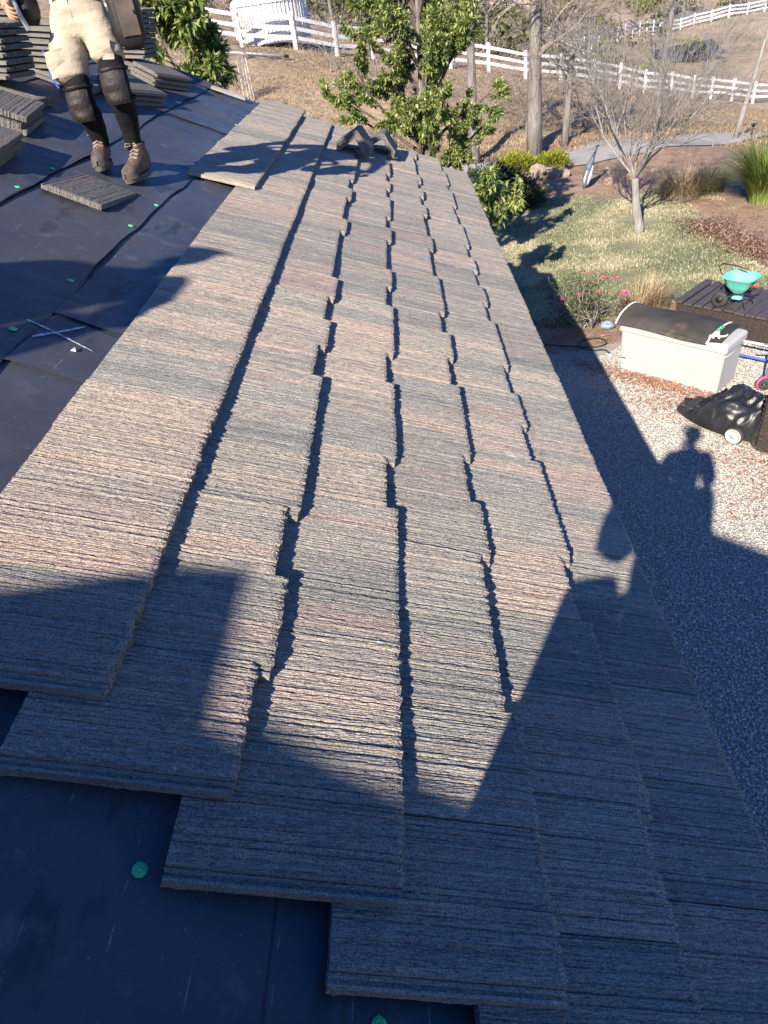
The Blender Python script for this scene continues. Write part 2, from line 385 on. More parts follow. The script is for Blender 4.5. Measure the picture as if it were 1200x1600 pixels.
c_ = b.mix(b.ramp(wet, [(.60, 0.0), (.64, .55), (.70, .55), (.74, 0.0)]), c_, (.016, .017, .020))
foot = b.noise(co, 7.5, 5, .7); c_ = b.mix(b.ramp(foot, [(.58, 0.0), (.68, .30)]), c_, (.17, .165, .16))
nor = b.bump(wet, .12, .02, nor)
M_FELT = b.fin(c_, rough, nor, 0.5)
def felt_sheet(u0, u1, v0, v1, n0, lift, seed, edgewob=.012):
    r = random.Random(seed); nv = 90; nu = 7; ph = [r.uniform(0, 6) for _ in range(4)]
    def fn(a, t):
        v = v0 + (v1 - v0) * t; wb = edgewob * (math.sin(v * 2.1 + ph[0]) + .6 * math.sin(v * 5.7 + ph[1]) + .4 * math.sin(v * 13 + ph[2]))
        u = u0 + (u1 - u0) * a + (wb if a > .9 else 0)
        li = lift * (max(0, a - .75) * 4) ** 2 * (.55 + .45 * math.sin(v * 3.3 + ph[3]) * math.sin(v * 1.3 + ph[1]))
        return roof(u, v, n0 + li + .0016 * math.sin(v * 7 + u * 5 + ph[2]))
    mb = MB().grid(fn, nu, nv)
    return mb
first = None
for i, (u0, u1, n0, lift) in enumerate(((-.75, 2.0, DECK, .0), (-1.4, -.45, DECK + .004, .011), (-2.3, -1.06, DECK + .008, .013), (-3.3, -2.0, DECK + .012, .010), (-5.2, -3.0, DECK + .016, .010))):
    mb = felt_sheet(u0, u1, -2.38, RAKE - .03, n0, lift, 10 + i)
    o = mb.build('underlayment_sheet', M_FELT, house, smooth=True)
    if i == 0: first = o
# cross laps
for i, (u0, u1, v) in enumerate(((-.48, .2, 2.30), (-.44, .1, 2.75), (-1.02, -.5, 6.95))):
    MB().grid(lambda a, t: roof(u0 + (u1 - u0) * a, v + .42 * t + .01 * math.sin(a * 9 + i), DECK + (.0055 if i < 2 else .0125) + .006 * (1 - t) ** 3), 12, 6).build('underlayment_patch', M_FELT, house, smooth=True)
# folded felt along the rake and a batten offcut lying on it
def fold(a, t):
    v = RAKE - .34 + .34 * t; return roof(-5 + 4.1 * a, v, DECK + .020 + .05 * math.exp(-((t - .45) / .2) ** 2) * (.6 + .4 * math.sin(a * 23)))
MB().grid(fold, 60, 8).build('rake_felt', M_FELT, house, smooth=True)

M_CAPG = simple('green_plastic_cap', (0.06, 0.55, 0.20), (0.08, 0.62, 0.25), 30, 0.45, 0.1, 90)
M_STEEL = simple('nail_steel', (0.35, 0.36, 0.36), (0.5, 0.5, 0.5), 40, 0.4, metal=0.8)
capm = MB().lathe([(0.0001, .0035), (.004, .0035), (.0045, .0022), (.007, .0024), (.0075, .004), (.0085, .004), (.009, .0022), (.0135, .0022), (.0150, .0010), (.0153, .0)], 32)
for k in range(4):
    t = k * math.pi / 2 + .3; capm.box(.0140, .0168, -.0013, .0013, .0, .0012, Matrix.Rotation(t, 4, 'Z'))
capm = capm.mesh('cap_nail', M_CAPG, True)
nailm = MB().lathe([(0.0001, .0048), (.003, .0045), (.0034, .0036)], 10).mesh('nail_head', M_STEEL, True)
for (u, v, n) in ((.516, .643, 0), (1.016, .432, 0), (-.507, 2.532, .009), (-.492, 3.094, .009), (-.486, 3.998, .009), (-.47, 4.474, .009), (-.50, 6.6, .009), (-.50, 7.0, .009), (-.51, 7.5, .009), (-1.10, 4.02, .013), (-1.10, 4.5, .013), (-.50, 8.1, .009)):
    o = rchild('cap_nail', capm, house, u, v, DECK + .003 + n, 0, u * 40)
    h = obj('nail_head', nailm, o)
M_CHALK = NB('white_chalk'); co = M_CHALK.coords('Object')
M_CHALK = M_CHALK.fin(M_CHALK.ramp(M_CHALK.noise(co, 60, 4, .7), [(0.38, (.22, .22, .225)), (0.52, (.62, .62, .61))]), 0.95, None, 0.1)
def chalk(p, q, w0, w1, seed):
    r = random.Random(seed)
    def fn(a, t):
        w = (w0 + (w1 - w0) * a) * (1 + .25 * math.sin(a * 31 + seed)) * min(1, 8 * a + .3, 8 * (1 - a) + .3)
        du, dv = q[0] - p[0], q[1] - p[1]; L = math.hypot(du, dv)
        c = (t - .5) * w + .008 * math.sin(a * 3.0 + seed)
        return roof(p[0] + du * a - dv / L * c, p[1] + dv * a + du / L * c, DECK + .0115)
    return MB().grid(fn, 24, 1)
chalk((-.498, 2.63), (-.205, 2.542), .010, .008, 1).build('chalk_mark', M_CHALK, house)
chalk((-.423, 2.515), (-.302, 2.722), .014, .010, 2).build('chalk_mark', M_CHALK, house)

# ------------------------------------------------------------------ concrete tiles
M_TILE = tile_material(); M_TILE_G = tile_material('grey_concrete_tile', (0.150, 0.150, 0.142))
TL, TT, LIP = 0.485, 0.033, 0.030
TILT = math.asin(0.0355 / EXPO)
def tile_mesh(seed, NV=104, NU=20, rel=1.0):
    r = np.random.default_rng(seed); W = TW - .0045
    v = np.linspace(0, W, NV + 1)
    kn = np.arange(0, W + .05, .02); 
    edges = np.cumsum(r.uniform(.028, .048, 14)); edges = np.concatenate([[0], edges])
    big = np.zeros_like(v)
    for a, c in zip(edges[:-1], edges[1:]):
        mk = (v >= a) & (v < c); t = (v[mk] - a) / (c - a); big[mk] = np.sin(np.pi * t) ** .6 * r.uniform(.6, 1.0)
    fine = np.interp(v, np.arange(0, W + .01, .0042), r.normal(0, 1, len(np.arange(0, W + .01, .0042))))
    med = np.interp(v, np.arange(0, W + .02, .011), r.normal(0, 1, len(np.arange(0, W + .02, .011))))
    prof = .00045 * fine + .0004 * med; bigp = .0032 * big - .0032
    for g in r.uniform(0.01, W, int(7 * rel)): prof -= .0021 * r.uniform(.5, 1.2) * np.exp(-((v - g) / (.0024 if NV < 120 else .0017)) ** 2)
    prof *= rel
    u = np.concatenate([np.linspace(-TL, -.03, NU - 5), np.linspace(-.022, 0, 6)])
    UU, VV = np.meshgrid(u, v, indexing='ij')
    modu = 1 + .15 * np.sin(UU * 17 + r.uniform(0, 6)) * np.sin(VV * 40 + r.uniform(0, 6))
    ZZ = (prof[None] * modu + bigp[None] * (.22 + .78 * ss(-.10, 0, UU))) + r.normal(0, .00045 * rel, UU.shape)
    rag = .0030 * np.interp(v, np.arange(0, W + .02, .009), r.normal(0, 1, len(np.arange(0, W + .02, .009)))) - .004 * (1 - big) * r.uniform(.3, 1)
    fr = ss(-.05, 0, UU); UU = UU + rag[None] * fr
    ZZ = ZZ - .0035 * ss(-.014, 0, UU - rag[None] * fr)
    # columns of the underlock lip on the near side
    lv = np.array([-LIP, -LIP + .001, -.021, -.0195, -.0125, -.011, -.003, -.0005]); lz = np.array([-.031, -.0095, -.0090, -.0150, -.0150, -.0092, -.0092, -.0120])
    LU = np.repeat(u[:, None], len(lv), 1); LU[-6:] = np.minimum(LU[-6:], LU[-6:]) - .006
    LV = np.repeat(lv[None], len(u), 0); LZ = np.repeat(lz[None], len(u), 0) + r.normal(0, .0003, LU.shape)
    UU = np.concatenate([LU, UU], 1); VV = np.concatenate([LV, VV], 1); ZZ = np.concatenate([LZ, ZZ], 1)
    a, c = UU.shape; top = np.stack([UU, VV, ZZ], -1).reshape(-1, 3)
    idx = np.arange(a * c).reshape(a, c)
    F = [np.stack([idx[:-1, :-1], idx[1:, :-1], idx[1:, 1:], idx[:-1, 1:]], -1).reshape(-1, 4)]
    per = np.concatenate([idx[0, :-1], idx[:-1, -1], idx[-1, :0:-1], idx[:0:-1, 0]])
    P2 = top[per].copy(); midz = P2[:, 2] * .45 - TT * .55; low = P2.copy(); low[:, 2] = -TT
    jit = r.normal(0, .0016, (len(per), 2)); mid = P2.copy(); mid[:, :2] += jit; mid[:, 2] = midz
    n0 = len(top); k = len(per); A = np.arange(k); B = (A + 1) % k
    F += [np.stack([per[A], per[B], n0 + B, n0 + A], -1), np.stack([n0 + A, n0 + B, n0 + k + B, n0 + k + A], -1)]
    V = np.concatenate([top, mid, low]); c0 = len(V)
    V = np.concatenate([V, [[-TL / 2, W / 2, -TT]]])
    Ft = np.stack([n0 + k + A, n0 + k + B, np.full(k, c0), np.full(k, c0)], -1)
    me = bpy.data.meshes.new('roof_tile')
    fl = np.concatenate(F).tolist() + [(int(q[0]), int(q[1]), int(q[2])) for q in Ft]
    me.from_pydata(V.tolist(), [], fl); me.materials.append(M_TILE); me.update()
    bm = bmesh.new(); bm.from_mesh(me); bmesh.ops.recalc_face_normals(bm, faces=bm.faces); bm.to_mesh(me); bm.free()
    return me
TILES = [tile_mesh(100 + i) for i in range(8)]
TILES_NEAR = [tile_mesh(200 + i, 160, 34, 2.1) for i in range(8)]; TILES_MID = [tile_mesh(300 + i, 130, 24, 1.5) for i in range(8)]
def stag(seq, n, rnd):
    out = list(seq)
    while len(out) < n:
        p = out[-1] if out else 0
        out.append((1 - p) if rnd.random() < .72 else p)
    return out
COURSES = {0: (5.385, None), 1: (.994, None), 2: (.814, [0, 1, 0, 1, 1, 1, 0, 1]), 3: (.6456, [1, 1, 1, 1, 0, 1, 1, 0, 1, 1, 0, 1]), 4: (.5024, [1, 1, 0, 0, 1, 0, 1, 1, 0, 1]), 5: (.6156 - .96, [0, 1, 0, 0, 1, 1, 0, 1, 1, 0, 1, 0]), 6: (1.042 - 1.6, None)}
rt = random.Random(5)
for k in range(6, -1, -1):
    v0, seq = COURSES[k]; n = int((RAKE + .06 - v0) / TW + .35); st = stag(seq, n, rt) if seq else None
    for j in range(n):
        v = v0 + j * TW; du = (0.020 if st[j] else -.020) if st else 0.0
        du += rt.uniform(-.003, .003)
        rchild('roof_tile', (TILES_NEAR if v < 2.0 else TILES_MID if v < 3.6 else TILES)[rt.randrange(8)], roof_part, k * EXPO + du, v, 0.0 + rt.uniform(-.0025, .0025), TILT + rt.uniform(-.007, .007), rt.uniform(-.004, .004))

# ------------------------------------------------------------------ loose tiles on the roof
def greyed(o):
    o.material_slots[0].link = 'OBJECT'; o.material_slots[0].material = M_TILE_G
def loose(u, v, n, spin, label, group, tilt=0.0, mesh=None, cat='roof tile', name='loose_tile'):
    o = obj(name, mesh or TILES[rt.randrange(8)])
    M = ROOF_ROT.to_4x4() @ Matrix.Rotation(spin, 4, 'Z') @ Matrix.Rotation(tilt, 4, 'Y') @ Matrix.Translation((TL / 2, -TW / 2, 0))
    M.translation = roof(u, v, n) + (ROOF_ROT.to_4x4() @ Matrix.Rotation(spin, 4, 'Z') @ Vector((TL / 2, -TW / 2, 0)))
    o.matrix_world = M
    greyed(o); return tag(o, label, cat, group)
def stack(u, v, count, spin, what, pitch=.0385, jit=.02, lean=0.0, level=0.0):
    lab, grp = 'ridged concrete roof tile in ' + what, 'tiles in ' + what; nb = 0
    if level:                                            # two tiles laid flat carry the downhill side of a levelled stack
        for i in range(2): loose(u + .10, v + .01 * i, DECK + .020 + TT + i * .030, spin * .3, lab, grp)
        nb = 1
    M0 = Matrix.Rotation(AL - level, 4, 'Y') @ Matrix.Rotation(spin, 4, 'Z'); b0 = roof(u, v, DECK + .018 + TT)
    up = (Matrix.Rotation(AL - level, 3, 'Y') @ Vector((0, 0, 1)))
    for i in range(count):
        sp = rt.uniform(-.05, .05); M = M0 @ Matrix.Rotation(sp, 4, 'Z')
        c = b0 + up * (i * pitch + (.21 * math.sin(level) + .03 if level else 0)) + Vector((rt.uniform(-jit, jit) + lean * i, rt.uniform(-jit, jit), 0))
        o = obj('loose_tile', TILES[rt.randrange(8)]); M.translation = c + (M.to_3x3() @ Vector((TL / 2, -TW / 2, 0))); o.matrix_world = M
        tag(o, lab.replace('ridged', 'topmost ridged') if i == count - 1 else lab.replace('ridged concrete', 'ridged concrete'), 'roof tile', grp); greyed(o)
R_ = math.radians
stack(-1.97, 5.78, 8, R_(-9), 'the tall stack left of the worker', .041, .012, .004, R_(17))
stack(-1.92, 6.75, 8, R_(-6), 'the half hidden stack behind the worker', .041, .012, .003, R_(16))
stack(-2.72, 7.55, 11, R_(-8), 'the tall stack in the top left corner', .041, .012, .003, R_(17))
stack(-3.25, 8.45, 8, R_(-10), 'the rearmost stack beyond the worker', .041, .012, .003, R_(17))
stack(-1.78, 8.40, 10, R_(-7), 'the tall stack beside the pouch of the worker', .041, .012, .003, R_(17))
stack(-1.42, 8.15, 3, R_(58), 'the low pile nearest the roof edge', .040)
stack(-1.38, 7.05, 3, R_(60), 'the low pile right behind the legs', .040)
stack(-1.62, 5.15, 3, R_(-82), 'the upper low pile left of the boots', .040)
stack(-1.44, 4.32, 3, R_(-84), 'the nearest low pile at the left edge', .040)
loose(-.80, 4.33, DECK + .05, R_(-97), 'single grey ridged roof tile lying at the toes of the boots', None, tilt=-.06)
# batten offcut on the rake felt
M_WOODB = simple('weathered_batten', (0.22, 0.21, 0.19), (0.33, 0.31, 0.28), 6, 0.9, 0.4, 40, stretch=(1, 8, 8))
o = MB().box(-.19, .19, -.035, .035, 0, .028).box(-.17, .16, -.012, .012, .028, .036).build('tile_offcut', M_WOODB, bevel=.003)
M = ROOF_ROT.to_4x4() @ Matrix.Rotation(R_(6), 4, 'Z'); M.translation = roof(-.83, 8.78, DECK + .03); o.matrix_world = M
tag(o, 'narrow grey offcut of tile lying on dark felt by the roof edge', 'offcut')
M_SCRAP = simple('white_scrap', (0.6, 0.58, 0.55), (0.7, 0.68, 0.65), 20, 0.9)
o = MB().add([(0, -.010, 0), (.018, -.006, 0), (.006, .016, .003), (0, -.010, .004), (.018, -.006, .004), (.006, .016, .006)], [(0, 2, 1), (3, 4, 5), (0, 1, 4, 3), (1, 2, 5, 4), (2, 0, 3, 5)]).build('scrap', M_SCRAP)
M = ROOF_ROT.to_4x4(); M.translation = roof(-.275, 2.50, DECK + .012); o.matrix_world = M
tag(o, 'small white triangular scrap beside the chalk cross on dark felt', 'scrap')
# V-shaped ridge caps, two stacks
def cap_mesh(seed):
    r = random.Random(seed); t = .017; w = .175; h = .135; L = .40
    prof = [(-w, 0), (-w * .9, -.008), (0, h - t * 1.3), (w * .9, -.008), (w, 0), (w * .55, h * .5), (w * .08, h * .97), (0, h), (-w * .08, h * .97), (-w * .55, h * .5)]
    top = [(-w, 0.0), (-w * .5, h * .52), (-.02, h * .985), (0, h), (.02, h * .985), (w * .5, h * .52), (w, 0.0)]
    low = [(x * .93, z - t * 1.25) for x, z in top]
    V = []; Fs = []; n = len(top); K = 8
    for i in range(K + 1):
        y = -L / 2 + L * i / K
        for x, z in top + low: V.append((x + r.gauss(0, .0012), y + (r.gauss(0, .002) if i in (0, K) else 0), z + r.gauss(0, .0012)))
    S = 2 * n
    for i in range(K):
        for j in range(n - 1):
            a = i * S + j; Fs.append((a, a + 1, a + S + 1, a + S)); a += n; Fs.append((a, a + S, a + S + 1, a + 1))
        for j in (0, n - 1): a = i * S + j; Fs.append((a, a + S, a + S + n, a + n))
    for i in (0, K):
        for j in range(n - 1): a = i * S + j; Fs.append((a, a + n, a + n + 1, a + 1))
    mb = MB().add(V, Fs); return mb.mesh('ridge_cap', M_TILE)
CAPS = [cap_mesh(i) for i in range(3)]
def caps(u, v, n, spin, roll, count, what):
    for i in range(count):
        o = obj('ridge_cap', CAPS[i % 3]); M = ROOF_ROT.to_4x4() @ Matrix.Rotation(spin, 4, 'Z') @ Matrix.Rotation(roll, 4, 'Y')
        M.translation = roof(u, v, n) + (M.to_3x3() @ Vector((rt.uniform(-.004, .004), rt.uniform(-.012, .012), i * .024 + .022))); o.matrix_world = M
        tag(o, ('topmost ' if i == count - 1 else '') + 'V-shaped concrete ridge cap in ' + what, 'ridge cap', 'ridge caps in ' + what); greyed(o)
caps(.66, 7.82, -.005, R_(-6), R_(-8), 4, 'the nearer stack standing on the laid tiles')
caps(.93, 8.38, -.005, R_(-4), R_(-4), 3, 'the farther stack close to the leafy tree')

# ------------------------------------------------------------------ people
def skin(name, J, E, mat, parent, levels=2, noise=0.0, nscale=.1, cut=None, extra=None):
    """one continuous skinned surface; J {name:(pos, rx, ry)}, E [(a,b)] first joint is the root"""
    names = list(J); me = bpy.data.meshes.new(name + '_sk')
    me.from_pydata([J[k][0] for k in names], [(names.index(a), names.index(c)) for a, c in E], [])
    o = bpy.data.objects.new(name + '_tmp', me); COL.objects.link(o)
    md = o.modifiers.new('s', 'SKIN'); md.use_smooth_shade = True; md.branch_smoothing = .6
    for i, k in enumerate(names):
        sv = me.skin_vertices[0].data[i]; sv.radius = (J[k][1], J[k][2] if len(J[k]) > 2 else J[k][1]); sv.use_root = (i == 0)
    s2 = o.modifiers.new('d', 'SUBSURF'); s2.levels = levels; s2.render_levels = levels
    dg = bpy.context.evaluated_depsgraph_get(); out = bpy.data.meshes.new_from_object(o.evaluated_get(dg))
    bpy.data.objects.remove(o); bpy.data.meshes.remove(me)
    out.name = name
    if noise:
        n = len(out.vertices); no = [0.0] * (3 * n); out.vertices.foreach_get('normal', no)
        for i, vt in enumerate(out.vertices):
            c = Vector(vt.co); s_ = mnoise.noise(Vector((c.x, c.y, c.z * 1.8)) / nscale) + .6 * mnoise.noise(Vector((c.x + 5, c.y, c.z * 2.6)) / nscale * 2.2)
            ridge = (1 - abs(mnoise.noise(Vector((c.x * .6, c.y * .6 + 9, c.z * 1.5)) / nscale))) ** 6 - .15
            vt.co = c + Vector(no[3 * i:3 * i + 3]) * noise * (s_ * .35 + ridge * 1.3)
    if cut: cut(out)
    out.materials.clear(); out.materials.append(mat)
    out.polygons.foreach_set('use_smooth', [True] * len(out.polygons)); out.update()
    return obj(name, out, parent)

def cloth(name, c1, c2, scale=9, rough=.9, weave=500):
    b = NB(name); co = b.coords('Object'); col = b.ramp(b.noise(co, scale, 6, .65), [(0.3, c1), (0.7, c2)])
    nor = b.bump(b.noise(b.coords('Object', (7, 7, 20)), 1.0, 3, .55), .7, .016); nor = b.bump(b.noise(co, 45, 4, .6), .5, .006, nor); nor = b.bump(b.noise(co, weave, 2, .5), .25, .001, nor)
    return b.fin(col, rough, nor, .2)
M_SKIN = simple('skin', (0.36, 0.20, 0.13), (0.42, 0.25, 0.17), 12, .55, .1, 60)
M_HAIR = simple('dark_hair', (0.012, 0.010, 0.008), (0.03, 0.024, 0.02), 40, .6, .6, 120)
M_TROUS = cloth('khaki_cotton', (0.29, 0.245, 0.180), (0.44, 0.38, 0.295), 7)
M_BLACKC = cloth('black_jersey', (0.004, 0.004, 0.005), (0.009, 0.009, 0.011), 6, .85)
M_GREYC = cloth('charcoal_shirt', (0.03, 0.03, 0.034), (0.055, 0.055, 0.06), 6)
M_NAVYC = cloth('navy_shirt', (0.02, 0.03, 0.06), (0.035, 0.045, 0.085), 6)
M_JEAN = cloth('denim', (0.03, 0.045, 0.08), (0.06, 0.08, 0.13), 9)
M_PAD = simple('scuffed_knee_pad', (0.010, 0.0095, 0.0095), (0.034, 0.028, 0.025), 12, .55, .7, 40, .012)
M_BOOT = simple('worn_brown_leather', (0.060, 0.036, 0.031), (0.145, 0.088, 0.073), 16, .8, .5, 60)
M_RUBBER = simple('grey_rubber', (0.045, 0.042, 0.038), (0.11, 0.10, 0.09), 24, .85, .4, 80)
M_LACE = simple('boot_lace', (0.20, 0.16, 0.13), (0.36, 0.31, 0.26), 30, .9)
M_LEATHER = simple('black_leather_pouch', (0.008, 0.008, 0.009), (0.026, 0.023, 0.022), 9, .5, .4, 50)
M_TAN = simple('scuffed_pouch_front', (0.05, 0.040, 0.034), (0.12, 0.092, 0.076), 7, .6, .4, 40)
M_BLUE = simple('blue_strap', (0.03, 0.08, 0.48), (0.05, 0.12, 0.62), 12, .6)

def boot(parent, pos, yaw, tiltx=0.0):
    """toe points along local -y"""
    Mx = Matrix.Translation(pos) @ Matrix.Rotation(yaw, 4, 'Z') @ Matrix.Rotation(tiltx, 4, 'X')
    def ring(y, z0, hw, h, k=14):
        out = []
        for i in range(k):
            t = math.pi * 2 * i / k; x = math.cos(t) * hw; zz = z0 + h * (.5 + .5 * math.sin(t))
            if math.sin(t) < -.3: x *= 1.06
            out.append(Mx @ Vector((x, y, zz)))
        return out
    mb = MB(); rs = [ring(.105, .03, .03, .10), ring(.10, .025, .038, .15), ring(.06, .022, .043, .165), ring(.02, .022, .044, .150), ring(-.03, .022, .046, .118), ring(-.08, .022, .050, .095), ring(-.12, .022, .051, .082), ring(-.155, .024, .045, .070), ring(-.178, .028, .028, .050), ring(-.185, .034, .010, .03)]
    k = 14
    for r in rs: mb.v += [tuple(p) for p in r]
    for i in range(len(rs) - 1):
        for j in range(k): j2 = (j + 1) % k; mb.f.append((i * k + j, i * k + j2, (i + 1) * k + j2, (i + 1) * k + j))
    mb.f.append(tuple(range(k))[::-1]); mb.f.append(tuple((len(rs) - 1) * k + j for j in range(k)))
    # shaft
    c = lambda z, rx, ry, dy: [Mx @ Vector((math.cos(2 * math.pi * i / 14) * rx, dy + math.sin(2 * math.pi * i / 14) * ry, z)) for i in range(14)]
    b0 = len(mb.v); sh = [c(.10, .042, .055, .045), c(.15, .044, .056, .052), c(.185, .047, .058, .055), c(.192, .050, .061, .055), c(.190, .042, .053, .055), c(.16, .036, .046, .055)]
    for r in sh: mb.v += [tuple(p) for p in r]
    for i in range(len(sh) - 1):
        for j in range(k): j2 = (j + 1) % k; mb.f.append((b0 + i * k + j, b0 + i * k + j2, b0 + (i + 1) * k + j2, b0 + (i + 1) * k + j))
    bo = mb.build('boot', M_BOOT, parent, smooth=True)
    s = MB(); n = 26; top = []; bot = []
    for i in range(n):
        t = 2 * math.pi * i / n; y = -.04 + .15 * math.cos(t); x = math.sin(t) * (.050 + .008 * math.cos(t + math.pi)) * (1 - .15 * (math.cos(t) > .6))
        top.append(Mx @ Vector((x * 1.05, y * 1.02, .030))); bot.append(Mx @ Vector((x, y, 0)))
    s.add(top + bot, [(i, (i + 1) % n, n + (i + 1) % n, n + i) for i in range(n)] + [tuple(range(n)), tuple(range(n, 2 * n))[::-1]]); s.build('sole', M_RUBBER, bo)
    tcap = MB(); rr = []
    for (y, z0, hw, h) in ((-.115, .020, .0535, .088), (-.14, .020, .0515, .083), (-.168, .022, .042, .068), (-.186, .026, .024, .048), (-.193, .034, .008, .026)): rr.append([Mx @ Vector((math.cos(math.pi * i / 9) * hw, y, z0 + h * math.sin(math.pi * i / 9))) for i in range(10)])
    for r in rr: tcap.v += [tuple(p) for p in r]
    for i in range(4):
        for j in range(9): tcap.f.append((i * 10 + j, i * 10 + j + 1, (i + 1) * 10 + j + 1, (i + 1) * 10 + j))
    tcap.build('toe_cap', M_RUBBER, bo, smooth=True)
    lc = MB()
    for i in range(6):
        y = -.075 + i * .023; z = .108 + i * .017
        lc.tube([Mx @ Vector((-.03, y, z - .008)), Mx @ Vector((0, y - .006, z + .006)), Mx @ Vector((.03, y + .012, z - .004))], .003, 5)
        lc.tube([Mx @ Vector((.03, y, z - .008)), Mx @ Vector((0, y - .004, z + .008)), Mx @ Vector((-.03, y + .012, z - .004))], .003, 5)
    for sx in (-1, 1): lc.tube([Mx @ Vector((0, .0, .195)), Mx @ Vector((sx * .03, -.03, .205)), Mx @ Vector((sx * .045, -.03, .185)), Mx @ Vector((sx * .01, -.012, .188))], .0028, 5)
    lc.build('lace', M_LACE, bo)
    return bo

def hand_mesh(parent, mat, wrist, fwd, palm_n, size=1.0, curl=.5, side=1):
    """palm and five bent fingers, one surface"""
    f = Vector(fwd).normalized(); n = Vector(palm_n); n = (n - f * n.dot(f)).normalized(); s = f.cross(n) * side; w0 = Vector(wrist)
    J = {'w': (w0, .026, .020), 'p': (w0 + f * .045 * size, .034, .016), 'k': (w0 + f * .08 * size, .038, .014)}
    E = [('w', 'p'), ('p', 'k')]
    for i, (off, L) in enumerate(((-.030, .075), (-.010, .085), (.010, .08), (.028, .062))):
        a = w0 + f * .085 * size + s * off * size; d1 = (f * math.cos(curl * .6) + n * math.sin(curl * .6)); d2 = (f * math.cos(curl * 1.7) + n * math.sin(curl * 1.7)); d3 = (f * math.cos(curl * 2.5) + n * math.sin(curl * 2.5))
        p1 = a + d1 * L * .45; p2 = p1 + d2 * L * .32; p3 = p2 + d3 * L * .25
        for q, (pp, rr) in enumerate(((a, .0095), (p1, .009), (p2, .008), (p3, .006))): J['f%d%d' % (i, q)] = (pp, rr)
        E += [('k', 'f%d0' % i)] + [('f%d%d' % (i, q), 'f%d%d' % (i, q + 1)) for q in range(3)]
    t0 = w0 + f * .03 * size - s * .03 * size; t1 = t0 + (f * .6 - s * .6 + n * .3).normalized() * .035; t2 = t1 + (f * .8 - s * .1 + n * .6).normalized() * .03
    J['t0'] = (t0, .012); J['t1'] = (t1, .0105); J['t2'] = (t2, .008); E += [('p', 't0'), ('t0', 't1'), ('t1', 't2')]
    return skin('hand', J, E, mat, parent, 1)

def head_mesh(parent, c, facing, hair=True, helmet=None):
    f = Vector(facing).normalized(); s = Vector((f.y, -f.x, 0)); u = Vector((0, 0, 1)); c = Vector(c)
    J = {'n': (c - u * .15 - f * .015, .055), 'j': (c - u * .06 + f * .02, .066, .07), 'm': (c + u * .01, .078, .092), 't': (c + u * .07 - f * .01, .070, .085), 'tt': (c + u * .11 - f * .012, .035, .04),
         'ch': (c - u * .085 + f * .062, .026), 'no': (c - u * .008 + f * .098, .014), 'no2': (c - u * .028 + f * .112, .012)}
    h = skin('head', J, [('n', 'j'), ('j', 'm'), ('m', 't'), ('t', 'tt'), ('j', 'ch'), ('m', 'no'), ('no', 'no2')], M_SKIN, parent, 2)
    for sx in (-1, 1):
        MB().lathe([(.0001, .008), (.010, .005), (.012, 0), (.010, -.004)], 10, Matrix.Translation(c + f * .082 + s * sx * .032 + u * .018) @ f.to_track_quat('Z', 'Y').to_matrix().to_4x4()).build('eye', M_HAIR, h, smooth=True)
        MB().lathe([(.0001, .006), (.022, .004), (.028, -.004), (.020, -.012)], 10, Matrix.Translation(c + s * sx * .078) @ (s * sx).to_track_quat('Z', 'Y').to_matrix().to_4x4()).build('ear', M_SKIN, h, smooth=True)
    MB().tube([c - u * .058 + f * .088 - s * .022, c - u * .060 + f * .094, c - u * .058 + f * .088 + s * .022], .005, 6).build('mouth', M_BOOT, h, smooth=True)
    hm = MB(); 
    def fn(a, t):
        th = t * 2 * math.pi; ph = a * 1.75; d = (f * math.cos(th) * math.sin(ph) * 1.14 + s * math.sin(th) * math.sin(ph) * .96 + u * math.cos(ph) * 1.1)
        if math.cos(th) > .35 and ph > 1.0: d = (f * math.cos(th) * math.sin(1.0) * 1.14 + s * math.sin(th) * math.sin(1.0) * .96 + u * math.cos(1.0) * 1.1)
        return c + u * .03 - f * .008 + d * .103
    hm.grid(fn, 8, 24).build('hair' if hair else 'cap', M_HAIR if hair else M_NAVYC, h, smooth=True)
    if not hair:
        MB().grid(lambda a, t: c + u * (.075 - .03 * a) + (f * math.cos((t - .5) * 2.0) + s * math.sin((t - .5) * 2.0)) * (.10 + .085 * a * math.cos((t - .5) * 1.6)), 4, 10).build('cap_peak', M_NAVYC, h, smooth=True)
    return h

# ---- the worker on the felt
wk = thing('person', 'roofer in khaki trousers, black knee pads and brown boots standing on dark felt', 'person', (-2.6, 4.87, 3.73))
wk_inv = Vector(wk.location)
def L(x, y, z): return Vector((x, y, z)) - wk_inv
aA, kA, hA = L(-2.695, 4.90, 3.90), L(-2.675, 4.755, 4.15), L(-2.685, 4.88, 4.54)
aB, kB, hB = L(-2.51, 4.94, 3.86), L(-2.435, 4.765, 4.215), L(-2.455, 4.88, 4.55)
pel, wai, che, nek, hed = L(-2.575, 4.90, 4.60), L(-2.585, 4.90, 4.76), L(-2.59, 4.87, 5.02), L(-2.59, 4.84, 5.21), L(-2.59, 4.82, 5.37)
shA, shB = L(-2.78, 4.87, 5.13), L(-2.40, 4.87, 5.13)
elA, wrA = L(-2.90, 4.84, 4.86), L(-2.86, 4.66, 4.70)
elB, wrB = L(-2.27, 4.86, 4.88), L(-2.22, 4.70, 4.74)
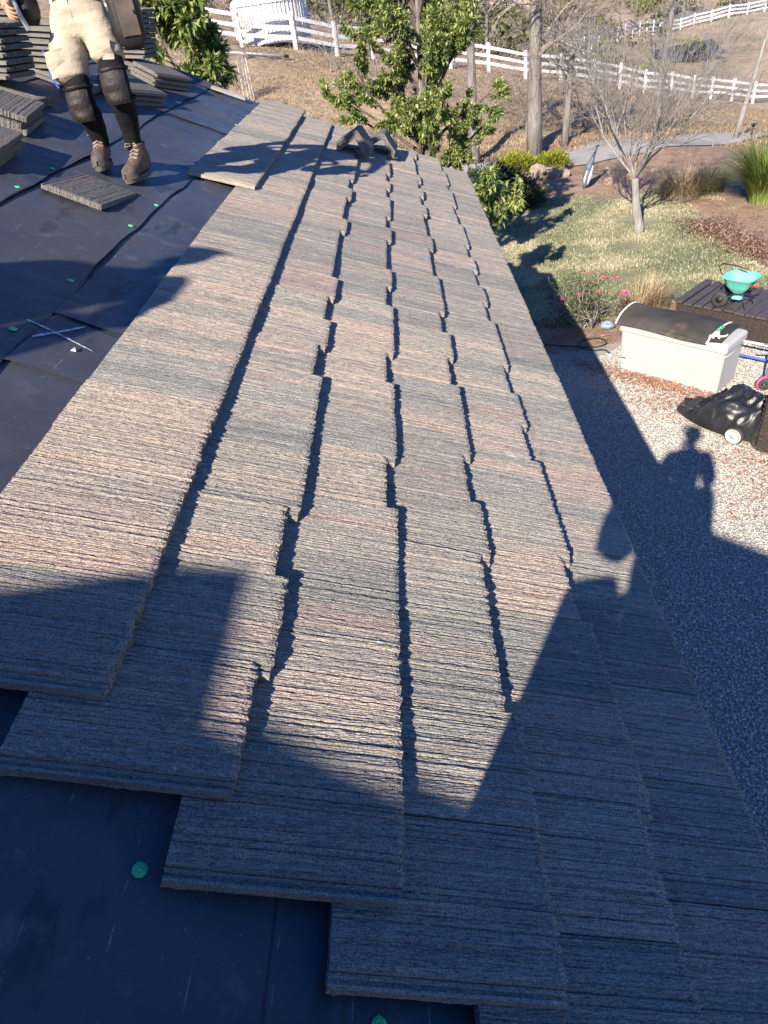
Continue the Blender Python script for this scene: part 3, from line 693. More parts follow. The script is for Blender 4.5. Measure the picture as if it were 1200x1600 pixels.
skin('body', {'p': (pel, .10, .08), 'w': (wai, .11, .08), 'c': (che, .145, .10), 'n': (nek, .055), 'sa': (shA, .06), 'sb': (shB, .06), 'ea': (elA, .042), 'eb': (elB, .042), 'wa': (wrA, .030), 'wb': (wrB, .030), 'ha': (hA, .065), 'hb': (hB, .065), 'ka': (kA, .045), 'kb': (kB, .045), 'ma': (aA.lerp(kA, .6) + Vector((0, .03, 0)), .042), 'mb': (aB.lerp(kB, .6) + Vector((0, .03, 0)), .042), 'aa': (aA + Vector((0, .012, 0)), .030), 'ab': (aB + Vector((0, .012, 0)), .030)},
     [('p', 'w'), ('w', 'c'), ('c', 'n'), ('c', 'sa'), ('c', 'sb'), ('sa', 'ea'), ('sb', 'eb'), ('ea', 'wa'), ('eb', 'wb'), ('p', 'ha'), ('p', 'hb'), ('ha', 'ka'), ('hb', 'kb'), ('ka', 'ma'), ('kb', 'mb'), ('ma', 'aa'), ('mb', 'ab')], M_SKIN, wk)
head_mesh(wk, hed, (.3, -1, 0), hair=False)
hand_mesh(wk, M_SKIN, wrA, (.1, -.6, -.6), (.6, 0, -.4), curl=.7, side=1); hand_mesh(wk, M_SKIN, wrB, (-.1, -.6, -.6), (-.6, 0, -.4), curl=.7, side=-1)
skin('shirt', {'p': (L(-2.575, 4.90, 4.62), .15, .115), 'w': (wai, .142, .11), 'c': (che, .165, .12), 'n': (L(-2.59, 4.845, 5.17), .07), 'sa': (shA, .078), 'sb': (shB, .078), 'ea': (shA.lerp(elA, .75), .065), 'eb': (shB.lerp(elB, .75), .065)},
     [('p', 'w'), ('w', 'c'), ('c', 'n'), ('c', 'sa'), ('c', 'sb'), ('sa', 'ea'), ('sb', 'eb')], M_GREYC, wk, 2, .012)
# trousers: hips and two wide legs ending at the knees, left hem pulled up
tA = aA.lerp(kA, .78); 
skin('trousers', {'p': (L(-2.575, 4.895, 4.60), .170, .128), 'w': (L(-2.58, 4.90, 4.72), .160, .120), 'ha': (L(-2.695, 4.875, 4.47), .124, .122), 'hb': (L(-2.470, 4.875, 4.48), .112, .112), 'ma': (L(-2.705, 4.82, 4.33), .122, .118), 'mb': (L(-2.455, 4.83, 4.38), .104, .106), 'ka': (L(-2.700, 4.775, 4.235), .112, .108), 'kb': (L(-2.450, 4.80, 4.315), .094, .098)},
     [('p', 'w'), ('p', 'ha'), ('p', 'hb'), ('ha', 'ma'), ('hb', 'mb'), ('ma', 'ka'), ('mb', 'kb')], M_TROUS, wk, 3, .007, .14)
sd = MB(); fl = [L(-2.578, 4.788, 4.72), L(-2.572, 4.775, 4.60), L(-2.575, 4.785, 4.50), L(-2.582, 4.80, 4.44)]
sd.tube([p + Vector((0, -.012, 0)) for p in fl], [.006, .008, .007, .004], 6).build('fly_seam', M_TROUS, wk, smooth=True)
def pocket(cx, cy, cz, w, h, tilt):
    def fn(a, t):
        x = (a - .5) * w; z = (t - .5) * h; return L(cx + x, cy - .006 + .6 * x * x / w + .01 * math.sin(t * 9), cz + z + tilt * x)
    MB().grid(fn, 6, 6).build('cargo_pocket', M_TROUS, wk, smooth=True)
pocket(-2.735, 4.712, 4.36, .11, .13, .12); pocket(-2.435, 4.735, 4.40, .08, .11, -.1)
for (h, k, a, nm) in ((hA, kA, aA, 'A'), (hB, kB, aB, 'B')):
    up_ = k.lerp(h, .55)
    skin('legging', {'u': (up_, .082), 'k': (k, .078), 'm': (a.lerp(k, .6) + Vector((0, .03, 0)), .076), 'l': (a.lerp(k, .25) + Vector((0, .012, 0)), .060), 'a': (a + Vector((0, 0, -.03)), .050)}, [('u', 'k'), ('k', 'm'), ('m', 'l'), ('l', 'a')], M_BLACKC, wk, 2, .004, .08)
    def fn(p, t, k=k, s_=(1 if nm == 'B' else .92)):
        th = (t - .5) * 1.9; z = (p - .5) * .185; bul = math.cos((p - .5) * 2.6); R = .079 * s_ + .014 * bul + .006 * math.sin(p * 14) * math.cos(th * 2)
        return k + Vector((math.sin(th) * R, -math.cos(th) * (R + .010 * bul) + .016 * (1 - bul) + z * .12, z + .0))
    pd = MB().grid(fn, 16, 14)
    pd.grid(lambda p, t: fn(p, t) + Vector((0, .014, 0)), 16, 14).build('knee_pad', M_PAD, wk, smooth=True)
    st = MB()
    for dz in (-.07, .08): st.tube([k + Vector((math.sin(t) * .082, -math.cos(t) * .082 + .012, dz + .005 * math.sin(3 * t))) for t in np.linspace(-math.pi, math.pi, 22)], .008, 5, cap=False)
    st.build('pad_strap', M_BLACKC, wk, smooth=True)
def roofz(x): return EAVE - (x + .0) * SA / CA + (DECK + .016) / CA
boot(wk, L(-2.70, 4.86, roofz(-2.70) + .012), R_(8), 0); boot(wk, L(-2.495, 4.88, roofz(-2.495) + .012), R_(-12), 0)
MB().tube([L(-2.578 + math.cos(t) * .185, 4.895 + math.sin(t) * .145, 4.70 + .01 * math.sin(t)) for t in np.linspace(0, 2 * math.pi, 30)], .022, 6, cap=False).build('tool_belt', M_LEATHER, wk, smooth=True)
def pouch(cx, cy, cz, w, d, h, yaw, mat2):
    def sec(t): return 1 - .22 * t * t
    V = []; Fs = []; n = 20; K = 7
    for i in range(K + 1):
        t = i / K; z = -h * t; k = (1 + .10 * math.sin(t * 3.1)) * (1 if t < .8 else 1 - (t - .8) * 1.8)
        for j in range(n):
            a = 2 * math.pi * j / n; cx_, sy_ = math.cos(a), math.sin(a)
            x = math.copysign(abs(cx_) ** .6, cx_) * w / 2 * k; y = math.copysign(abs(sy_) ** .6, sy_) * d / 2 * k
            V.append(L(cx, cy, cz) + Matrix.Rotation(yaw, 3, 'Z') @ Vector((x, y, z)))
    for i in range(K):
        for j in range(n): j2 = (j + 1) % n; Fs.append((i * n + j, i * n + j2, (i + 1) * n + j2, (i + 1) * n + j))
    Fs += [tuple(range(n)), tuple(K * n + j for j in range(n))[::-1]]
    p = MB().add(V, Fs).build('tool_pouch', M_LEATHER, wk, smooth=True)
    fr = MB().grid(lambda a, t: L(cx, cy, cz) + Matrix.Rotation(yaw, 3, 'Z') @ Vector(((a - .5) * w * .62, -d * .5 * (1.06 + .10 * math.sin(t * 3.1)) - .004, -h * (.22 + .58 * t))), 6, 6)
    fr.build('pouch_pocket', mat2, p, smooth=True)
pouch(-2.285, 4.83, 4.70, .165, .12, .33, R_(22), M_TAN); pouch(-2.84, 4.82, 4.76, .13, .11, .21, R_(-28), M_LEATHER)
hm = MB(); hm.tube([L(-2.865, 4.735, 4.78), L(-2.845, 4.73, 4.60), L(-2.83, 4.735, 4.53)], [.010, .012, .014], 7); hm.box(-.05, .05, -.014, .014, -.012, .012, Matrix.Translation(L(-2.866, 4.735, 4.79))); hm.build('hammer', M_STEEL, wk, smooth=False)
MB().grid(lambda a, t: L(-2.812 + .024 * a + .008 * math.sin(a * 7) + .032 * (t - .5), 4.80 - .03 * a, 4.43 - .19 * a) + Vector((-.006 * t, -.03 * t, 0)), 14, 2).build('blue_strap', M_BLUE, wk, smooth=True)

# ---- the photographer and a second roofer, both outside the frame: their shadows lie on the tiles and felt
def figure(label, base, facing, head, hands, top_mat, leg_mat, stance=.14, elbows=None, cap=True):
    p = thing('person', label, 'person', base); B = Vector(base); f = Vector(facing).normalized(); s = Vector((f.y, -f.x, 0)); u = Vector((0, 0, 1))
    H = Vector(head) - B; hip = Vector((H.x * .45, H.y * .45, .92 * H.z / 1.65)); chest = hip.lerp(H, .55); neck = H - u * .17
    J = {'p': (hip, .13, .10), 'w': (hip.lerp(chest, .5), .125, .095), 'c': (chest, .155, .105), 'n': (neck, .055)}; E_ = [('p', 'w'), ('w', 'c'), ('c', 'n')]; T = dict(J); TE = list(E_); boots = []
    T = {k: (v[0], v[1] + .035, (v[2] if len(v) > 2 else v[1]) + .030) for k, v in J.items()}
    for i, sx in enumerate((-1, 1)):
        sh = chest + u * .13 + s * sx * .19; hd = Vector(hands[i]) - B; el = Vector(elbows[i]) - B if elbows else sh.lerp(hd, .5) - u * .14 + s * sx * .08
        J['s%d' % i] = (sh, .06); J['e%d' % i] = (el, .043); J['h%d' % i] = (hd, .030)
        E_ += [('c', 's%d' % i), ('s%d' % i, 'e%d' % i), ('e%d' % i, 'h%d' % i)]
        T['s%d' % i] = (sh, .10); T['e%d' % i] = (el, .075); T['h%d' % i] = (el.lerp(hd, .75), .046); TE += E_[-3:]
        fx = s * sx * stance; gx_ = B.x + fx.x; fz = roofz(gx_) - B.z; foot = Vector((fx.x, fx.y, fz)); hp = hip + s * sx * .09 - u * .05; kn = hp.lerp(foot, .5) + f * .05
        J['q%d' % i] = (hp, .085); J['k%d' % i] = (kn, .056); J['a%d' % i] = (foot + u * .10, .040); E_ += [('p', 'q%d' % i), ('q%d' % i, 'k%d' % i), ('k%d' % i, 'a%d' % i)]
        boots.append(foot)
    skin('body', J, E_, M_SKIN, p)
    skin('shirt', T, TE, top_mat, p, 2, .01)
    skin('trousers', {'p': (hip, .155, .125), 'w': (hip + u * .1, .15, .12), **{k: (J[k][0] - (0 * u), {'q': .105, 'k': .082, 'a': .066}[k[0]]) for k in ('q0', 'k0', 'a0', 'q1', 'k1', 'a1')}}, [('p', 'w')] + [(a, c) for i in '01' for a, c in (('p', 'q' + i), ('q' + i, 'k' + i), ('k' + i, 'a' + i))], leg_mat, p, 2, .01)
    for sx in (-1, 1):
        c0 = hip + s * sx * .235; MB().box(-.10, .10, -.11, .11, -.40, .16, Matrix.Translation(c0) @ Matrix.Rotation(math.atan2(f.y, f.x) - math.pi / 2, 4, 'Z'), taper=.8).build('tool_pouch', M_LEATHER, p, bevel=.03)  # large pouches added to widen the figure's cast shadow and close its gaps
    MB().tube([hip + (s * math.cos(t) * .19 + f * math.sin(t) * .15) + u * .03 for t in np.linspace(0, 6.2832, 24)], .025, 6, cap=False).build('tool_belt', M_LEATHER, p, smooth=True)
    head_mesh(p, H, f, hair=not cap); yaw = math.atan2(f.y, f.x) + math.pi / 2
    for q in boots: boot(p, q + u * .012, yaw)
    for i, sx in enumerate((-1, 1)):
        hd = J['h%d' % i][0]; hand_mesh(p, M_SKIN, hd, (hd - J['e%d' % i][0]), s * -sx, curl=.6, side=sx)
    return p
px_ = -.98; pz_ = roofz(px_)
ph_head = CAM - SDIR * .42 + Vector((.02, 0, .015))
figure('person in dark shirt photographing the roof, seen only as a shadow on the gravel', (px_, -.42, pz_), (.12, 1, 0), ph_head, ((-.98, -.12, 4.30), (-.74, -.17, 4.36)), M_GREYC, M_JEAN, .09, ((-1.12, -.20, 4.13), (-.68, -.36, 4.12)))
ph = thing('phone', 'phone held up by the photographer above the roof', 'phone', CAM + Vector((-.05, -.07, -.02)))
MB().box(-.075, .075, -.004, .004, -.037, .037).build('phone_body', M_LEATHER, ph, bevel=.003); MB().box(-.068, .068, -.0055, -.0042, -.033, .033).build('phone_screen', M_STEEL, ph)
u_ = -1.86; b_ = roof(u_, .30, DECK + .016)
figure('second roofer standing upslope, seen only as a long shadow on the felt', (b_.x, .30, b_.z), (.35, .9, 0), (b_.x + .05, .36, b_.z + 1.52), ((b_.x - .30, .50, b_.z + .95), (b_.x + .32, .40, b_.z + .95)), M_NAVYC, M_TROUS, .17)

# ------------------------------------------------------------------ things on the gravel
D1 = Vector((.700, -.714, 0)); D2 = Vector((.714, .700, 0)); UZ = Vector((0, 0, 1))
def frame(o): return Matrix(((D1.x, D2.x, 0, o[0]), (D1.y, D2.y, 0, o[1]), (0, 0, 1, o[2]), (0, 0, 0, 1)))
def dthing(name, label, cat, o):
    t = thing(name, label, cat); t.matrix_world = frame(o); return t
M_RESIN = simple('cream_resin', (0.35, 0.352, 0.345), (0.385, 0.388, 0.38), 2.5, .55, .06, 60)
M_RESIN2 = simple('cream_resin_lid', (0.355, 0.358, 0.35), (0.395, 0.398, 0.39), 2.5, .5, .06, 60)
BXL, BXD, BXH = 1.40, .56, .60
bx = dthing('storage_box', 'large cream plastic garden storage box on the gravel', 'storage box', (1.88, 8.52, 0.0))
def rrect(x0, x1, y0, y1, r, z, n=5):
    out = []
    for cx, cy, a0 in ((x1 - r, y1 - r, 0), (x0 + r, y1 - r, 90), (x0 + r, y0 + r, 180), (x1 - r, y0 + r, 270)):
        for i in range(n + 1):
            a = R_(a0 + 90 * i / n); out.append((cx + r * math.cos(a), cy + r * math.sin(a), z))
    return out
def loft(mb, rings, cap=True):
    n = len(rings[0]); b = len(mb.v)
    for r in rings: mb.v += [tuple(p) for p in r]
    for i in range(len(rings) - 1):
        for j in range(n): j2 = (j + 1) % n; mb.f.append((b + i * n + j, b + i * n + j2, b + (i + 1) * n + j2, b + (i + 1) * n + j))
    if cap: mb.f.append(tuple(b + j for j in range(n))[::-1]); mb.f.append(tuple(b + (len(rings) - 1) * n + j for j in range(n)))
    return mb
ins = lambda d, z, r=.03: rrect(d, BXL - d, d, BXD - d, r, z)
loft(MB(), [ins(.035, .01), ins(.03, .03), ins(.022, .30), ins(.016, BXH - .02), ins(.016, BXH)]).build('box_body', M_RESIN, bx, smooth=False, bevel=.0)
lid = loft(MB(), [ins(.004, BXH - .035), ins(-.008, BXH - .030), ins(-.008, BXH + .035), ins(.0, BXH + .055), ins(.03, BXH + .075), ins(.12, BXH + .092)]).build('lid', M_RESIN2, bx)
def arc_rib(name, z0, sag, x0, x1, y, w=.008):
    pts = [(x0 + (x1 - x0) * t, y(z0 - sag * math.sin(math.pi * t)), z0 - sag * math.sin(math.pi * t)) for t in np.linspace(0, 1, 24)]
    MB().tube(pts, w, 6).build(name, M_RESIN2, bx, smooth=True)
yf = lambda z: .022 - .012 * (z / BXH - .5) - .001
arc_rib('panel_rib', BXH - .085, .055, .03, BXL - .03, yf, .007); arc_rib('panel_rib', .10, -.05, .04, BXL - .04, yf, .007)
MB().tube([(BXL - .018, .05, BXH - .10), (BXL - .018, BXD * .5, BXH - .12), (BXL - .018, BXD - .05, BXH - .10)], .007, 6).build('panel_rib', M_RESIN2, bx, smooth=True)
loft(MB(), [[(BXL * .5 + .055 * math.cos(a), -.010 - d, BXH + .012 + .026 * math.sin(a)) for a in np.linspace(0, 2 * math.pi, 16, False)] for d in (0, .008)]).build('latch', M_RESIN2, bx)
MB().box(.055, .125, .0105, .0125, .185, .197).build('brand_plate', M_LEATHER, bx)
# folded mat on the lid
b = NB('dark_rubber_mat'); co = b.coords('Object')
c_ = b.ramp(b.noise(co, 3, 5, .6), [(0.35, (.032, .030, .027)), (0.7, (.060, .056, .050))]); c_ = b.mix(b.ramp(b.noise(co, 2.1, 4, .6), [(.58, 0.0), (.72, .8)]), c_, (.17, .12, .075))
M_MAT = b.fin(c_, .75, b.bump(b.noise(co, 220, 3, .6), .4, .003), .3)
M_TRIMW = simple('white_binding', (.62, .60, .56), (.72, .70, .66), 30, .8)
mt = dthing('folded_mat', 'dark brown folded mat with white binding lying on the storage box', 'mat', (1.88, 8.52, BXH + .075))
def matprof(s, k):
    """s 0..1 front to back over the top, k 0..1 left to right"""
    y = -.035 + (BXD + .10) * s; arch = math.sin(math.pi * min(1, s * 1.05)) ** .8; h = .115 - .06 * k
    z = .012 + h * arch + .012 * math.sin(k * 6 + s * 4); 
    if s < .12: z -= .04 * (1 - s / .12)
    return y, z
MLX = (-.05, 1.16)
def mtop(a, t): y, z = matprof(t, a); return (MLX[0] + (MLX[1] - MLX[0]) * a + .03 * math.sin(t * 3), y, z + .012)
def mbot(a, t): y, z = matprof(t, a); return (MLX[0] + (MLX[1] - MLX[0]) * a + .03 * math.sin(t * 3), y, z)
MB().grid(mtop, 24, 22).grid(mbot, 24, 22).build('mat_sheet', M_MAT, mt, smooth=True)
MB().grid(lambda a, t: (.15 + 1.18 * a, -.01 + .56 * t, .008 + .028 * math.sin(math.pi * t) + .012 * math.sin(a * 5 + t * 3) + .03 * ss(.82, 1, a)), 20, 14).build('mat_underlayer', M_MAT, mt, smooth=True)
tr = MB(); tr.tube([mtop(0, t) for t in np.linspace(0, 1, 20)], .011, 6); tr.tube([mtop(1, t) for t in np.linspace(0, 1, 20)], .013, 6)
tr.tube([(MLX[1] + .04 + .1 * t, .02 + .05 * math.sin(t * 9) + .34 * t * .6, .045 + .05 * math.sin(t * 6.2)) for t in np.linspace(0, 1, 26)], .013, 6)
tr.tube([(MLX[1] + .02, -.02 + .02 * t, .03 + .06 * math.sin(math.pi * t)) for t in np.linspace(0, 1, 8)] + [(MLX[1] + .02 + .13 * math.sin(t), .02 + .13 * (1 - math.cos(t)), .085 - .02 * t) for t in np.linspace(0, 2.8, 16)], .012, 6)
tr.build('white_binding', M_TRIMW, mt, smooth=True)
M_GREENP = simple('green_print', (.02, .30, .12), (.03, .36, .15), 40, .7)
g = MB()
for i, segs in enumerate(([(0, 0, 0, 1), (0, 1, .6, 1), (0, .5, .5, .5), (0, 0, .6, 0)], [(.6, 1, 0, 1), (0, 1, 0, 0), (0, 0, .6, 0), (.6, 0, .6, .45), (.6, .45, .35, .45)], [(0, 0, 0, 1), (0, 1, .6, .6), (.6, .6, 0, .4)])):
    for x0, y0, x1, y1 in segs:
        p0, p1 = Vector((1.235 + .018 * 0 + y0 * -.045, .13 + i * .055 + x0 * .05, .0)), Vector((1.235 + y1 * -.045, .13 + i * .055 + x1 * .05, .0))
        hz = lambda p: .054 + .028 * math.sin(math.pi * min(1, max(0, (p.y + .01) / .56))) + .03
        p0.z = hz(p0); p1.z = hz(p1); g.tube([p0, p1], .006, 4)
g.build('printed_letters', M_GREENP, mt)

# woven patio bench behind the box
M_WICK = simple('dark_brown_wicker', (.030, .024, .022), (.062, .050, .045), 30, .55, .3, 60)
M_SLAT = simple('dark_brown_slat', (.050, .040, .037), (.088, .072, .066), 5, .5, .3, 50, stretch=(8, 1, 1))
wb = dthing('patio_bench', 'dark brown woven patio bench with slatted top behind the storage box', 'bench', (2.98, 9.62, -.05))
WL, WD, WH = 2.0, .95, .47
MB().box(.03, WL - .03, .03, WD - .03, .03, WH - .035).build('bench_core', M_WICK, wb)
for i in range(14):
    x = .0 + i * WL / 14; gap = .028 if i < 5 else .008
    MB().box(x, x + WL / 14 - gap, -.012, WD + .012, WH - .03 + (.012 if i % 5 == 0 and i < 6 else 0), WH + (.012 if i % 5 == 0 and i < 6 else 0)).build('top_slat', M_SLAT, wb, bevel=.006)
wv = MB()
for r in range(14):
    for c in range(34):
        x = .02 + c * (WL - .04) / 34; z = .035 + r * (WH - .08) / 14; off = .014 if (r + c) % 2 else .004
        wv.box(x, x + .054, .03 - off, .03, z + .003, z + .026)
for r in range(14):
    for c in range(16):
        y = .03 + c * (WD - .06) / 16; z = .035 + r * (WH - .08) / 14; off = .014 if (r + c) % 2 else .004
        wv.box(.03 - off, .03, y, y + .05, z + .003, z + .026)
wv.build('woven_side', M_WICK, wb)
for x, y in ((.05, .05), (WL - .05, .05), (.05, WD - .05), (WL - .05, WD - .05)): MB().box(x - .03, x + .03, y - .03, y + .03, 0, .05).build('leg', M_WICK, wb)
M_POLEW = simple('white_pole', (.62, .63, .65), (.72, .73, .75), 9, .4); M_POLEB = simple('blue_pole', (.05, .11, .36), (.08, .16, .45), 9, .45)
def rod(name, mat, p, q, r, label, cat):
    t = thing(name, label, cat, p); q = Vector(q) - Vector(p)
    MB().tube([(0, 0, 0), q * .5, q], r, 8).build('shaft', mat, t, smooth=True)
    MB().tube([q * .985, q * 1.03], r * 1.25, 8).build('end_cap', M_LEATHER, t)
rod('pole', M_POLEW, (3.22, 8.75, .24), (4.4, 7.6, .26), .018, 'white pole leaning along the woven bench', 'pole')
rod('pole', M_POLEB, (3.2, 8.62, .09), (4.4, 7.45, .11), .016, 'blue pole lying low in front of the woven bench', 'pole')

# seed spreader standing on the bench
M_MINT = simple('mint_plastic', (.13, .50, .40), (.17, .58, .47), 4, .45, .05, 50)
M_BLKP = simple('black_plastic', (.014, .014, .015), (.035, .035, .037), 12, .5, .2, 60)
M_TYRE = simple('black_tyre', (.022, .022, .024), (.05, .05, .052), 20, .7, .4, 60)
M_REDP = simple('red_plastic', (.45, .03, .02), (.55, .05, .03), 20, .4)
sp = dthing('seed_spreader', 'mint green push spreader with black wheels standing on the woven bench', 'spreader', (3.68, 9.22, .42)); sp.scale = (.88, .88, .88)
hop = MB()
def hring(z, w, d, dx=0, k=1.0): return [(x + dx, y, z) for x, y, _ in rrect(-w / 2, w / 2, -d / 2, d / 2, min(w, d) * .28, 0)]
loft(hop, [hring(.20, .10, .10), hring(.24, .20, .18), hring(.34, .36, .32), hring(.46, .46, .42), hring(.475, .50, .46), hring(.478, .49, .45), hring(.45, .42, .38), hring(.34, .33, .29), hring(.25, .17, .15)], cap=False)
hop.f.append(tuple(8 * 24 + j for j in range(24)))
hop.build('hopper', M_MINT, sp, smooth=True)
loft(MB(), [hring(.10, .05, .05), hring(.13, .16, .16), hring(.20, .09, .09)]).build('agitator_housing', M_MINT, sp)
for y in (-.17, .17):
    wl = MB().lathe([(.055, -.035), (.105, -.038), (.123, -.025), (.127, 0), (.123, .025), (.105, .038), (.055, .035)], 26, Matrix.Translation((-.20, y, .128)) @ Matrix.Rotation(math.pi / 2, 4, 'X')).build('wheel', M_TYRE, sp, smooth=True)
    MB().lathe([(.0001, -.030), (.02, -.032), (.026, -.02), (.056, -.024), (.058, .024), (.026, .02), (.02, .032), (.0001, .03)], 18, Matrix.Translation((-.20, y, .128)) @ Matrix.Rotation(math.pi / 2, 4, 'X')).build('rim', M_BLKP, wl, smooth=True)
fr = MB(); fr.tube([(-.20, -.20, .128), (-.20, .20, .128)], .010, 6)
for y in (-.07, .07):
    fr.tube([(-.20, y, .128), (-.05, y * 1.2, .20), (.20, y * 1.6, .26), (.30, y * 1.8, .30)], .011, 6); fr.tube([(.12, y * 1.5, .24), (.20, y * 2.2, .01)], .006, 6)
fr.build('frame', M_BLKP, sp, smooth=True)
MB().tube([(.0, .10, .22), (-.22, .16, .26), (-.40, .20, .40), (-.44, .20, .50), (-.38, .16, .56), (-.16, .10, .58), (.06, .04, .57)], .010, 6).build('handle', M_BLKP, sp, smooth=True)
MB().tube([(.22, -.20, .40), (.30, -.22, .43), (.36, -.22, .44)], .016, 8).build('grip', M_REDP, sp, smooth=True)

# something low on wheels under a shiny black cover
b = NB('black_plastic_cover'); co = b.coords('Object')
M_COVER = b.fin(b.ramp(b.noise(co, 4, 4, .6), [(.35, (.010, .011, .013)), (.7, (.028, .030, .034))]), .36, b.bump(b.noise(co, 30, 5, .6), .5, .010), .5)
cv = thing('covered_mower', 'low wheeled machine under a shiny black plastic cover by the storage box', 'mower', (2.70, 6.92, 0))
ax = Vector((.66, -.75, 0)).normalized(); sx_ = Vector((.75, .66, 0)).normalized()
def cover(a, t):
    s = a; wdt = .335 * math.sin(math.pi * min(.97, .06 + s * .80)) ** .55; hgt = .11 + .37 * ss(.02, .6, s) - .06 * ss(.45, .65, s) + .22 * ss(.72, 1, s)
    th = t * math.pi; y = -math.cos(th) * wdt; z = .05 + (hgt - .05) * math.sin(th) ** .7
    p = ax * (-.52 + 1.2 * s) + sx_ * y + UZ * z
    w1 = mnoise.noise(Vector((s * 5 + t * 3, t * 7, 1.3))); w2 = (1 - abs(mnoise.noise(Vector((s * 9 - t * 5, t * 5 + s * 3, 7.7))))) ** 4
    return p + (sx_ * (-math.cos(th)) + UZ * math.sin(th)) * (.05 * w1 + .075 * w2 - .025) * math.sin(th * .98 + .02)
MB().grid(cover, 60, 44).build('cover', M_COVER, cv, smooth=True)
MB().box(-.42, .5, -.16, .16, .06, .16, Matrix((( ax.x, sx_.x, 0, 0), (ax.y, sx_.y, 0, 0), (0, 0, 1, 0), (0, 0, 0, 1)))).build('chassis', M_BLKP, cv, bevel=.02)
M_RIMW = simple('pale_grey_rim', (.34, .34, .335), (.44, .44, .43), 12, .5)
for s_, y in ((.29, -.35), (-.12, .28), (.55, -.28), (.55, .28)):
    c = ax * s_ + sx_ * y + UZ * .105; Mw = Matrix.Translation(c) @ (-sx_).to_track_quat('Z', 'Y').to_matrix().to_4x4()
    wl = MB().lathe([(.06, -.03), (.10, -.03), (.105, -.015), (.105, .02), (.098, .032), (.088, .034)], 28, Mw).build('wheel', M_TYRE, cv, smooth=True)
    MB().lathe([(.088, .034), (.085, .038), (.076, .038), (.073, .030), (.03, .024), (.028, .034), (.0001, .036)], 28, Mw).build('rim', M_RIMW if y < 0 and s_ < .4 else M_BLKP, wl, smooth=True)
# woven armchair at the right edge
ch = thing('patio_armchair', 'dark brown woven armchair at the right edge beside the covered machine', 'armchair'); ch.matrix_world = frame((2.785, 6.30, 0))
def woven(mb, x0, x1, z0, z1, y):
    nx_ = int((x1 - x0) / .045); nz_ = int((z1 - z0) / .028)
    for r in range(nz_):
        for c in range(nx_):
            o_ = .010 if (r + c) % 2 else .002
            mb.box(x0 + c * (x1 - x0) / nx_, x0 + (c + .93) * (x1 - x0) / nx_, y - o_, y, z0 + r * (z1 - z0) / nz_ + .002, z0 + (r + .9) * (z1 - z0) / nz_)
    return mb
loft(MB(), [rrect(0, .62, 0, .12, .05, z) for z in (.0, .55, .64, .655)]).build('backrest', M_WICK, ch, smooth=False)
woven(MB(), .02, .60, .03, .62, -.001).build('woven_panel', M_WICK, ch)
wv = MB()
for r in range(22):
    for c in range(4): wv.box(-.010 if (r + c) % 2 else -.002, 0, .015 + c * .024, .035 + c * .024, .02 + r * .028, .045 + r * .028)
wv.build('woven_edge', M_WICK, ch)
MB().box(.03, .59, .13, .66, .10, .34).build('seat', M_WICK, ch, bevel=.02)
for x in (.0, .54): MB().box(x, x + .08, .125, .66, .02, .52).build('armrest', M_WICK, ch, bevel=.015)
# small pink and grey scooter wheel end between box and chair
M_PINK = simple('pink_plastic', (.36, .06, .15), (.44, .09, .20), 9, .5); M_GREYM = simple('grey_metal', (.20, .20, .21), (.32, .32, .33), 9, .4, metal=.4)
sc = thing('kick_scooter', 'small pink and grey kick scooter beside the storage box', 'scooter', (3.42, 7.56, 0))
for x in (0, .5):
    wl = MB().lathe([(.03, -.02), (.07, -.022), (.085, -.01), (.085, .01), (.07, .022), (.03, .02)], 20, Matrix.Translation((x, -.4 * x, .085)) @ Matrix.Rotation(R_(90), 4, 'X') @ Matrix.Rotation(R_(-20), 4, 'Y')).build('wheel', M_TYRE, sc, smooth=True)
MB().box(.08, .46, -.05, .05, .07, .10, Matrix.Rotation(R_(-21), 4, 'Z')).build('deck', M_PINK, sc, bevel=.01)
MB().tube([(0, 0, .085), (.01, 0, .30), (.03, -.01, .62)], .016, 8).tube([(-.09, .05, .60), (.15, -.07, .62)], .013, 8).build('steering_tube', M_GREYM, sc, smooth=True)
MB().lathe([(.080, -.02), (.094, -.022), (.097, 0), (.094, .022), (.080, .02)], 18, Matrix.Translation((0, 0, .10)) @ Matrix.Rotation(R_(90), 4, 'X')).build('mudguard', M_PINK, sc, smooth=True)
# garden hose and plastic bag
M_HOSE = simple('dark_hose', (.02, .024, .02), (.045, .05, .04), 9, .5)
pts = [(.35, 10.0), (.7, 9.75), (1.0, 9.55), (1.4, 9.35), (1.75, 9.22), (1.95, 9.3), (1.9, 9.52), (1.65, 9.5), (1.55, 9.3), (1.7, 9.12), (1.88, 9.08), (1.9, 8.9)]
hs = []
for i in range(len(pts) - 1):
    for f in np.linspace(0, 1, 6, False):
        p0, p1, p2, p3 = (Vector((*pts[max(0, min(len(pts) - 1, i + q))], 0)) for q in (-1, 0, 1, 2))
        p = .5 * ((2 * p1) + (p2 - p0) * f + (2 * p0 - 5 * p1 + 4 * p2 - p3) * f * f + (3 * p1 - p0 - 3 * p2 + p3) * f ** 3); hs.append((p.x, p.y, G(p.x, p.y) + .03))
hz_ = thing('garden_hose', 'dark garden hose looped beside the storage box', 'hose', (1.75, 9.2, 0))
MB().tube([Vector(p) - Vector((1.75, 9.2, 0)) for p in hs], .011, 7).build('hose_line', M_HOSE, hz_, smooth=True)
MB().tube([Vector(hs[-1]) - Vector((1.75, 9.2, 0)), Vector(hs[-1]) - Vector((1.75, 9.26, 0))], .015, 8).build('coupling', M_POLEW, hz_)
M_BAG = simple('pale_blue_plastic', (.20, .27, .36), (.32, .38, .44), 14, .35, .5, 25, .02)
